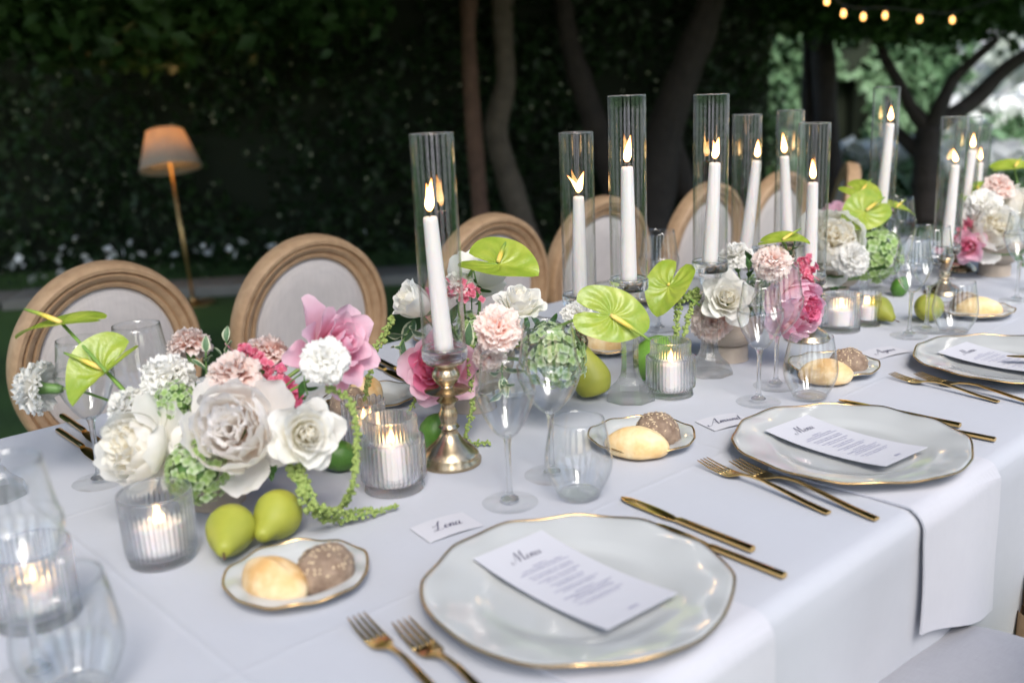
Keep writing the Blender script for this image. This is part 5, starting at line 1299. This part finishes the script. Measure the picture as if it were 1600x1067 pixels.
def amaranth(label, ctrl, r0, dens=1.0, taper=.45, group='trailing green amaranth'):
    P = smooth_path(ctrl, max(24, 12*len(ctrl))); base = P[0]; root = thing('amaranth_strand', label, 'amaranth', base, 0, group)
    P = [p-base for p in P]; V, F, uv = tube(P, .0011, 6); link('stem', mk('stem', V, F, M['stem'], uv), root)
    g = random.Random(int(base.x*9999)); L = sum((P[i+1]-P[i]).length for i in range(len(P)-1)); n = int(L/r0*9*dens); IV, IF = ico()
    cum = [0]
    for i in range(len(P)-1): cum.append(cum[-1]+(P[i+1]-P[i]).length)
    Va, Fa = [], []
    for k in range(n):
        d = L*(k+g.random())/n; i = min(len(P)-2, max(0, int(np.searchsorted(cum, d))-1)); f = (d-cum[i])/max(1e-6, cum[i+1]-cum[i]); c = P[i].lerp(P[i+1], f)
        rr = r0*(1-taper*d/L)*(1+.25*math.sin(d*420)); q = Vector((g.gauss(0, 1), g.gauss(0, 1), g.gauss(0, 1))).normalized(); c = c+q*rr*g.uniform(.35, .9); b = rr*g.uniform(.28, .48)
        o_ = len(Va); Va += [c+v*b for v in IV]; Fa += [tuple(x+o_ for x in f_) for f_ in IF]
    stuff(link('seed_beads', mk('seed_beads', Va, Fa, M['amaranth']), root)); return root
def leaf_geo(L=1.0, W=.5, seed=0, wavy=.05):
    g = random.Random(seed); V, F, uv = [], [], []; nv, nu = 10, 4; ph = g.uniform(0, 6)
    for j in range(nv+1):
        v = j/nv; w_ = W*math.sin(math.pi*v**.85)**.8*(1-.1*v)+.004
        for i in range(nu+1):
            u_ = i/nu*2-1; V.append((u_*w_/2, v*L, .18*abs(u_)*w_-.22*v*v*L+wavy*abs(u_)*math.sin(7*v+ph+u_))); uv.append((u_*.5+.5, v))
    for j in range(nv):
        for i in range(nu): F.append((j*(nu+1)+i, j*(nu+1)+i+1, (j+1)*(nu+1)+i+1, (j+1)*(nu+1)+i))
    return V, F, uv
LV = [leaf_geo(1, .5, s_) for s_ in range(3)]
LM = {nm: [mk('leaf', *LV[k][:2], M[nm], LV[k][2]) for k in range(3)] for nm in ('leaf_var', 'leaf_dark')}
def sprig(label, px, py, t, lpx, n, axis, bowl, mat='leaf_var', spread=55, group='leafy sprigs'):
    pos = dep(px, py, t); R = lpx*1.35*t/FPX; ax = Vector(axis).normalized(); root = thing('leaf_sprig', label, 'leaves', pos, 0, group)
    L = R*1.3; P = [ax*(-L*.9+L*1.2*k/8) for k in range(9)]
    path = smooth_path([Vector(bowl)-pos, (Vector(bowl)-pos)*.4+P[0]*.6]+[P[0], P[4], P[8]], 24) if bowl is not None else P
    V, F, uv = tube(path, .0012, 6); link('stem', mk('stem', V, F, M['calyx'], uv), root)
    g = random.Random(int(px*7+py))
    for k in range(n):
        f = k/max(1, n-1); p = P[0].lerp(P[8], f); q = basis(ax, k*2.4+g.uniform(-.3, .3))
        tilt = spread*(1-.5*f)+g.uniform(-12, 12); s_ = R*g.uniform(.75, 1.1)*(1-.25*f)
        o_ = link('leaf', LM[mat][k % 3], root); o_.matrix_local = Matrix.Translation(p) @ q @ Matrix.Rotation(rad(90-tilt), 4, 'X') @ Matrix.Scale(s_, 4)
    return root
def bowl(label, loc, sc=1.0, rx=.072):
    r_ = thing('footed_bowl', label, 'bowl', loc, 0, 'stone flower bowls'); r_.scale = (sc,)*3
    pr_ = spl([(.0005, 0), (.036, 0), (.0375, .003), (.0375, .026), (.036, .030)], 12)
    V, F, uv = lathe(pr_+[(.0005, .031)], 48); link('foot', mk('foot', V, F, M['stone_bowl'], uv, sharp=60), r_)
    po_ = spl([(.0005, .0305), (.034, .031), (.055, .043), (.066, .060), (rx, .082), (rx+.001, .094)], 24); pi__ = spl([(rx-.004, .094), (rx-.006, .08), (.058, .06), (.04, .042), (.0005, .038)], 16)
    V, F, uv = lathe(po_+pi__, 56); link('basin', mk('basin', V, F, M['stone_bowl'], uv, sharp=60), r_)
    V, F, uv = lathe([(.0005, .074), (.03, .077), (rx-.008, .074), (rx-.012, .06), (.0005, .05)], 24); link('moss', mk('moss', V, F, M['calyx'], uv), r_)
    return Vector(loc)+Vector((0, 0, .075*sc))
GF1, GF2, GF3, GF4, GF5 = ('flowers in the bowl beside the pears', 'flowers in the bowl behind the brass candlestick', 'flowers in the bowl with the white rose and blush carnation', 'flowers in the bowl with the green hydrangea and white peony', 'flowers in the bowl by the table end')
W, CR, PE, BL, WC, PK, DP = (M[k] for k in ('white_petal', 'cream_petal', 'peony_petal', 'blush_petal', 'whitecarn_petal', 'pink_petal', 'deep_pink_petal'))
U = Vector((0, 0, 1))
# --- arrangement 1
c = at(345, 786); c.y += .012; b1 = bowl('pale stone footed bowl under the big white peonies beside the pears', c, .98)
layered('peony', 'largest white peony with blush centre at the front of the bowl beside the pears', 362, 668, 1.18, 74, cdir(.05, .22, 1), [PE, PE], b1, GF1)
layered('peony', 'cream white peony above the ribbed votive jar', 207, 698, 1.20, 60, cdir(-.45, .15, .9), [CR, W], b1, GF1)
layered('rose', 'open white rose over the trailing amaranth at the bowl front', 478, 678, 1.16, 64, cdir(.35, .05, 1), [CR, W, W], b1, GF1, roll=.4)
layered('star', 'big pink rose with flaring outer petals before the second chair', 528, 540, 1.31, 84, cdir(.62, .30, .55), [PK], b1, GF1, roll=.9)
carnation('white carnation in front of the flaring pink rose', 507, 563, 1.20, 37, cdir(.05, .25, 1), WC, b1, GF1, var=0)
carnation('blush carnation just above the largest white peony', 366, 586, 1.24, 42, cdir(-.1, .75, .6), BL, b1, GF1, var=1)
carnation('pale blush carnation turned away beneath the second chair', 418, 552, 1.34, 36, cdir(.2, .9, -.2), BL, b1, GF1, var=2)
carnation('pale blush carnation near the far wine glass rim', 296, 538, 1.34, 33, cdir(-.15, .95, -.1), BL, b1, GF1, var=0)
carnation('white carnation between the green florets and the first chair', 262, 588, 1.28, 42, cdir(-.2, .9, .3), WC, b1, GF1, var=1)
carnation('creamy carnation tucked above the cream white peony', 198, 634, 1.27, 32, cdir(-.5, .7, .6), WC, b1, GF1, var=2)
carnation('white carnation reaching out far left on a long stem', 56, 606, 1.34, 40, cdir(-1, .05, .05), WC, b1, GF1, var=0)
carnation('creamy carnation low between the two white peonies', 285, 702, 1.22, 27, cdir(-.1, .2, 1), WC, b1, GF1, var=1)
hydrangea('pale green hydrangea hanging under the largest white peony', 308, 736, 1.20, 56, cdir(-.1, -.1, 1), b1, 110, .72, .45, .8)
hydrangea('small green hydrangea head among the white carnations', 276, 628, 1.25, 36, cdir(-.1, .6, .8), b1, 80, .72, .4)
cockscomb('coral pink cockscomb spray between blush carnations beside the pink rose', [dep(370, 548, 1.30), dep(395, 556, 1.29), dep(412, 578, 1.28), dep(432, 606, 1.27)], .012, 60, b1)
cockscomb('dull pink blossom spray low behind the open white rose', [dep(440, 600, 1.30), dep(462, 618, 1.30)], .016, 30, b1, M['deep_pink_petal'])
anthurium('green anthurium seen edge on, highest at the far left', 98, 506, 1.33, 66, cdir(-.12, .95, .22), cdir(-.95, -.22, .1), cdir(-.9, .32, 0), [dep(140, 552, 1.30), dep(195, 612, 1.27), dep(235, 650, 1.26), b1], .25, .35, 1, .95)
anthurium('folded green anthurium below the highest one at far left', 163, 578, 1.30, 64, cdir(-.25, .62, .7), cdir(-.55, -.85, .2), cdir(-.92, .40, .1), [dep(190, 605, 1.29), dep(222, 640, 1.27), b1], .75, .2, 2, 1.0)
sprig('variegated leaves standing up beside the coral spray', 354, 548, 1.32, 26, 4, cdir(.0, 1, .1), b1, spread=30)
sprig('variegated leaves beside the pale blush carnation near the wine glass', 322, 562, 1.28, 24, 4, cdir(.1, .9, .4), b1, spread=50)
sprig('dark green leaves under the white carnation by the pink rose', 478, 608, 1.24, 24, 4, cdir(.3, -.5, .6), b1, 'leaf_dark')
amaranth('thick green amaranth tail sweeping right across the cloth', [dep(455, 725, 1.19), dep(468, 765, 1.17), dep(487, 795, 1.17), at(520, 812, ZT+.012), at(560, 806, ZT+.011), at(622, 790, ZT+.006)], .0095, 1.2, .6)
amaranth('second thick amaranth tail beneath the open white rose', [dep(470, 735, 1.18), dep(483, 770, 1.165), dep(500, 795, 1.165), at(540, 801, ZT+.018), at(583, 793, ZT+.014)], .0085, 1.1, .5)
amaranth('thin amaranth strand looping down past the fluted votive', [dep(512, 605, 1.22), dep(545, 625, 1.22), dep(556, 668, 1.21), dep(557, 720, 1.19), dep(549, 765, 1.18), at(532, 792, ZT+.014), at(500, 800, ZT+.018)], .0058, 1.0, .2)
sprig('dark leaves low between the open white rose and largest peony', 425, 730, 1.22, 26, 6, cdir(.1, -.3, .9), b1, 'leaf_dark', 70)
sprig('variegated leaves between coral spray and largest peony', 425, 615, 1.27, 24, 6, cdir(.1, .4, .8), b1, spread=65)
# --- arrangement 2
c = at(752, 640); c.y += .02; b2 = bowl('pale stone footed bowl behind the brass candlestick and wine glasses', c, 1.0)
layered('bud', 'white rose at the left of the bowl behind the brass candlestick', 648, 474, 1.50, 42, cdir(-.75, .45, .45), [CR, W], b2, GF2)
layered('peony', 'white peony turned to the second chairs above the pink cockscomb', 738, 424, 1.66, 42, cdir(-.2, .9, -.4), [W], b2, GF2)
layered('rose', 'open creamy white rose above the blush carnation', 812, 470, 1.47, 47, cdir(.1, .8, .55), [CR, W, W], b2, GF2, roll=.2)
carnation('round blush carnation facing out below the open creamy rose', 778, 513, 1.40, 37, cdir(.05, .12, 1), BL, b2, GF2, var=0)
carnation('blush carnation partly seen through the wine glass rim', 766, 556, 1.44, 26, cdir(0, -.3, 1), BL, b2, GF2, var=1)
carnation('white carnation behind the candle tube next to pink cockscomb', 716, 446, 1.56, 26, cdir(0, .9, .3), WC, b2, GF2, var=2)
carnation('white carnation beneath the stem of the heart shaped anthurium', 905, 492, 1.60, 26, cdir(.4, .7, .5), WC, b2, GF2, var=0)
layered('rose', 'deep pink rose low behind the brass candlestick', 682, 575, 1.47, 66, cdir(-.30, .0, 1), [DP, DP, PK], b2, GF2, roll=1.0)
hydrangea('rounded green hydrangea seen through the wine glasses', 866, 556, 1.48, 56, cdir(.25, .25, 1), b2, 150, .8, .6)
cockscomb('pink cockscomb arching behind the brass candle tube', [dep(668, 480, 1.56), dep(690, 458, 1.55), dep(718, 452, 1.55), dep(748, 466, 1.54)], .014, 70, b2)
anthurium('green anthurium tilted upward above the open creamy rose', 778, 412, 1.55, 62, cdir(-.1, .72, .62), cdir(.85, -.35, .2), cdir(.35, .9, .2), [dep(740, 420, 1.56), dep(725, 470, 1.58), b2], .45, .25, 3, .55)
anthurium('large heart shaped green anthurium facing out beside the glass candlestick', 953, 492, 1.45, 60, cdir(.12, .30, 1), cdir(.80, -.12, .1), cdir(.82, -.58, .3), [dep(915, 492, 1.47), dep(885, 505, 1.50), b2], .18, .3, 4, 1.25)
sprig('variegated leaves hanging at the left of the brass candlestick', 632, 528, 1.52, 34, 6, cdir(-.3, -.6, .5), b2, spread=55)
sprig('variegated leaves seen through the front wine glass bowl', 785, 592, 1.42, 32, 7, cdir(.05, -.8, .6), b2, spread=65)
sprig('dark leaves beneath the white peony turned away', 748, 452, 1.58, 26, 4, cdir(.2, -.6, .4), b2, 'leaf_dark')
amaranth('amaranth strand hanging left of the brass candlestick', [dep(612, 500, 1.50), dep(596, 530, 1.49), dep(582, 560, 1.48), dep(575, 600, 1.47), dep(569, 626, 1.46)], .0075, 1.0, .3)
amaranth('short amaranth strand below the deep pink rose', [dep(668, 595, 1.52), dep(655, 615, 1.50), dep(637, 645, 1.50)], .0055, 1.0, .3)
amaranth('amaranth strand touching the cloth right of the brass candlestick', [dep(735, 540, 1.48), dep(736, 590, 1.47), dep(738, 635, 1.47), dep(730, 672, 1.46), at(728, 690, ZT+.008), at(766, 692, ZT+.005)], .0062, 1.0, .3)
hydrangea('small pale hydrangea deep behind the brass candle tube', 738, 520, 1.60, 36, cdir(0, .4, .9), b2, 80, .75, .6)
sprig('variegated leaves between the deep pink rose and blush carnation', 735, 560, 1.50, 30, 6, cdir(.2, -.3, .9), b2, spread=70)
sprig('dark leaves filling the middle of the bowl behind the candlestick', 705, 510, 1.58, 30, 7, cdir(-.2, .5, .7), b2, 'leaf_dark', 70)
sprig('dark leaves under the open creamy rose', 845, 512, 1.56, 26, 6, cdir(.5, .1, .7), b2, 'leaf_dark', 70)
# --- arrangement 3
c = at(1148, 562); c.y += .015; b3 = bowl('pale stone footed bowl between the glass candlestick and wine glasses', c, .98, .066)
layered('rose', 'white rose with swirled centre beside the glass candlestick', 1138, 466, 1.74, 44, cdir(-.05, .15, 1), [CR, W, W], b3, GF3, roll=.6)
carnation('blush carnation standing above the pair of wine glasses', 1207, 410, 1.72, 30, cdir(.0, .5, .9), BL, b3, GF3, var=1)
carnation('blush carnation seen through the glass candlestick stem', 1112, 502, 1.80, 32, cdir(-.3, -.1, .9), BL, b3, GF3, var=2)
carnation('cream carnation behind the second glass candle tube', 1150, 400, 1.90, 26, cdir(-.2, .8, .4), WC, b3, GF3, var=0)
layered('peony', 'bright pink peony behind the pair of wine glasses', 1250, 482, 1.74, 44, cdir(.55, -.1, .9), [DP, PK, PK], b3, GF3, roll=.4)
cockscomb('deep pink cockscomb above the bright pink peony', [dep(1254, 408, 1.80), dep(1262, 425, 1.79), dep(1262, 445, 1.78)], .014, 46, b3)
anthurium('pale green anthurium arching over the blush carnation', 1222, 376, 1.74, 38, cdir(-.15, .93, .35), cdir(.9, -.2, .3), cdir(.85, .5, 0), [dep(1228, 390, 1.76), dep(1215, 430, 1.8), b3], .3, .3, 5, .9)
anthurium('green anthurium seen from behind left of the white rose', 1046, 446, 1.74, 48, cdir(-.35, .45, .75), cdir(-.35, -.9, .1), cdir(-.4, .2, -.6), [dep(1072, 462, 1.76), dep(1095, 478, 1.78), b3], .35, .25, 6, .05)
sprig('variegated leaves around the blush carnation and pink cockscomb', 1236, 394, 1.76, 22, 6, cdir(.3, .8, .2), b3, spread=60)
sprig('dark leaves behind the white rose with swirled centre', 1170, 420, 1.80, 26, 5, cdir(0, .7, .2), b3, 'leaf_dark')
amaranth('amaranth strand hanging over the large green mango', [dep(1090, 455, 1.78), dep(1068, 468, 1.76), dep(1058, 492, 1.75), dep(1056, 530, 1.74)], .0085, 1.0, .2)
amaranth('second amaranth strand beside the glass candlestick stem', [dep(1092, 460, 1.78), dep(1080, 480, 1.77), dep(1072, 505, 1.76), dep(1064, 538, 1.75)], .0075, 1.0, .2)
sprig('dark leaves between the white rose and bright pink peony', 1195, 470, 1.82, 28, 7, cdir(0, .2, .9), b3, 'leaf_dark', 70)
hydrangea('small green hydrangea deep among the rose and wine glasses', 1185, 450, 1.86, 26, cdir(0, .5, .8), b3, 60, .75, .5)
# --- arrangement 4
c = at(1316, 466); c.y += .02; b4 = bowl('wide pale stone bowl under the green hydrangea and white peony', c, .88, .092)
layered('peony', 'full white peony beside the green hydrangea', 1303, 376, 2.24, 50, cdir(-.1, .3, 1), [CR, W], b4, GF4)
carnation('creamy white carnation low at the bowl rim below the full peony', 1330, 404, 2.20, 28, cdir(.1, .1, 1), WC, b4, GF4, var=1)
layered('peony', 'dusty pink peony behind the full white peony', 1308, 340, 2.48, 34, cdir(-.1, .9, .1), [PK], b4, GF4)
hydrangea('large vivid green hydrangea under the paired anthuriums', 1366, 398, 2.28, 46, cdir(.2, .1, 1), b4, 130, .8, .25)
anthurium('upper of the paired anthuriums above the green hydrangea', 1345, 300, 2.32, 34, cdir(-.1, .75, .6), cdir(.5, -.7, .2), cdir(.5, .6, .1), [dep(1350, 325, 2.34), b4], .3, .3, 7, .7)
anthurium('lower of the paired anthuriums facing out over the hydrangea', 1352, 330, 2.26, 43, cdir(.1, .45, .95), cdir(-.75, -.55, .1), cdir(.75, .55, .2), [dep(1350, 350, 2.3), b4], .2, .3, 8, .8)
anthurium('pale anthurium pointing right beyond the green hydrangea', 1400, 325, 2.34, 28, cdir(.2, .85, .4), cdir(.95, -.1, .1), cdir(.7, .6, 0), [dep(1385, 345, 2.36), b4], .35, .3, 9, .7)
sprig('dark leaves drooping over the rim of the wide stone bowl', 1300, 432, 2.27, 26, 6, cdir(.0, -.8, .5), b4, 'leaf_dark')
# --- arrangement 5
c = at(1566, 430); c.y += .02; b5 = bowl('pale stone footed bowl nearest the table end', c, 1.0, .08)
layered('peony', 'large cream peony in the bowl nearest the table end', 1556, 356, 2.42, 38, cdir(-.1, .25, 1), [CR, W], b5, GF5)
layered('peony', 'cream peony behind the large one near the table end', 1598, 325, 2.50, 36, cdir(.3, .3, .9), [CR, W], b5, GF5)
carnation('topmost cream carnation in the bowl nearest the table end', 1560, 292, 2.48, 23, cdir(0, .7, .6), BL, b5, GF5, var=0)
carnation('white carnation below the topmost one near the table end', 1538, 320, 2.46, 27, cdir(-.2, .4, .9), WC, b5, GF5, var=1)
layered('rose', 'dark pink rose beside the large cream peony', 1512, 386, 2.42, 28, cdir(-.6, -.1, .8), [DP, PK], b5, GF5)
cockscomb('pink spray left of the large cream peony', [dep(1495, 372, 2.45), dep(1512, 352, 2.45), dep(1525, 345, 2.45)], .014, 36, b5)
anthurium('green anthurium rising behind the topmost cream carnation', 1585, 262, 2.55, 36, cdir(-.1, .9, .4), cdir(.9, -.1, .2), cdir(.5, .7, .1), [dep(1588, 300, 2.55), b5], .3, .3, 10, .5)
anthurium('green anthurium left of the white carnations near the table end', 1530, 298, 2.55, 30, cdir(-.2, .8, .5), cdir(-.8, -.5, .2), cdir(-.5, .6, .1), [dep(1540, 330, 2.55), b5], .3, .3, 11, .5)
sprig('dark leaves among the cream peonies near the table end', 1580, 395, 2.44, 22, 5, cdir(.1, -.3, .8), b5, 'leaf_dark')
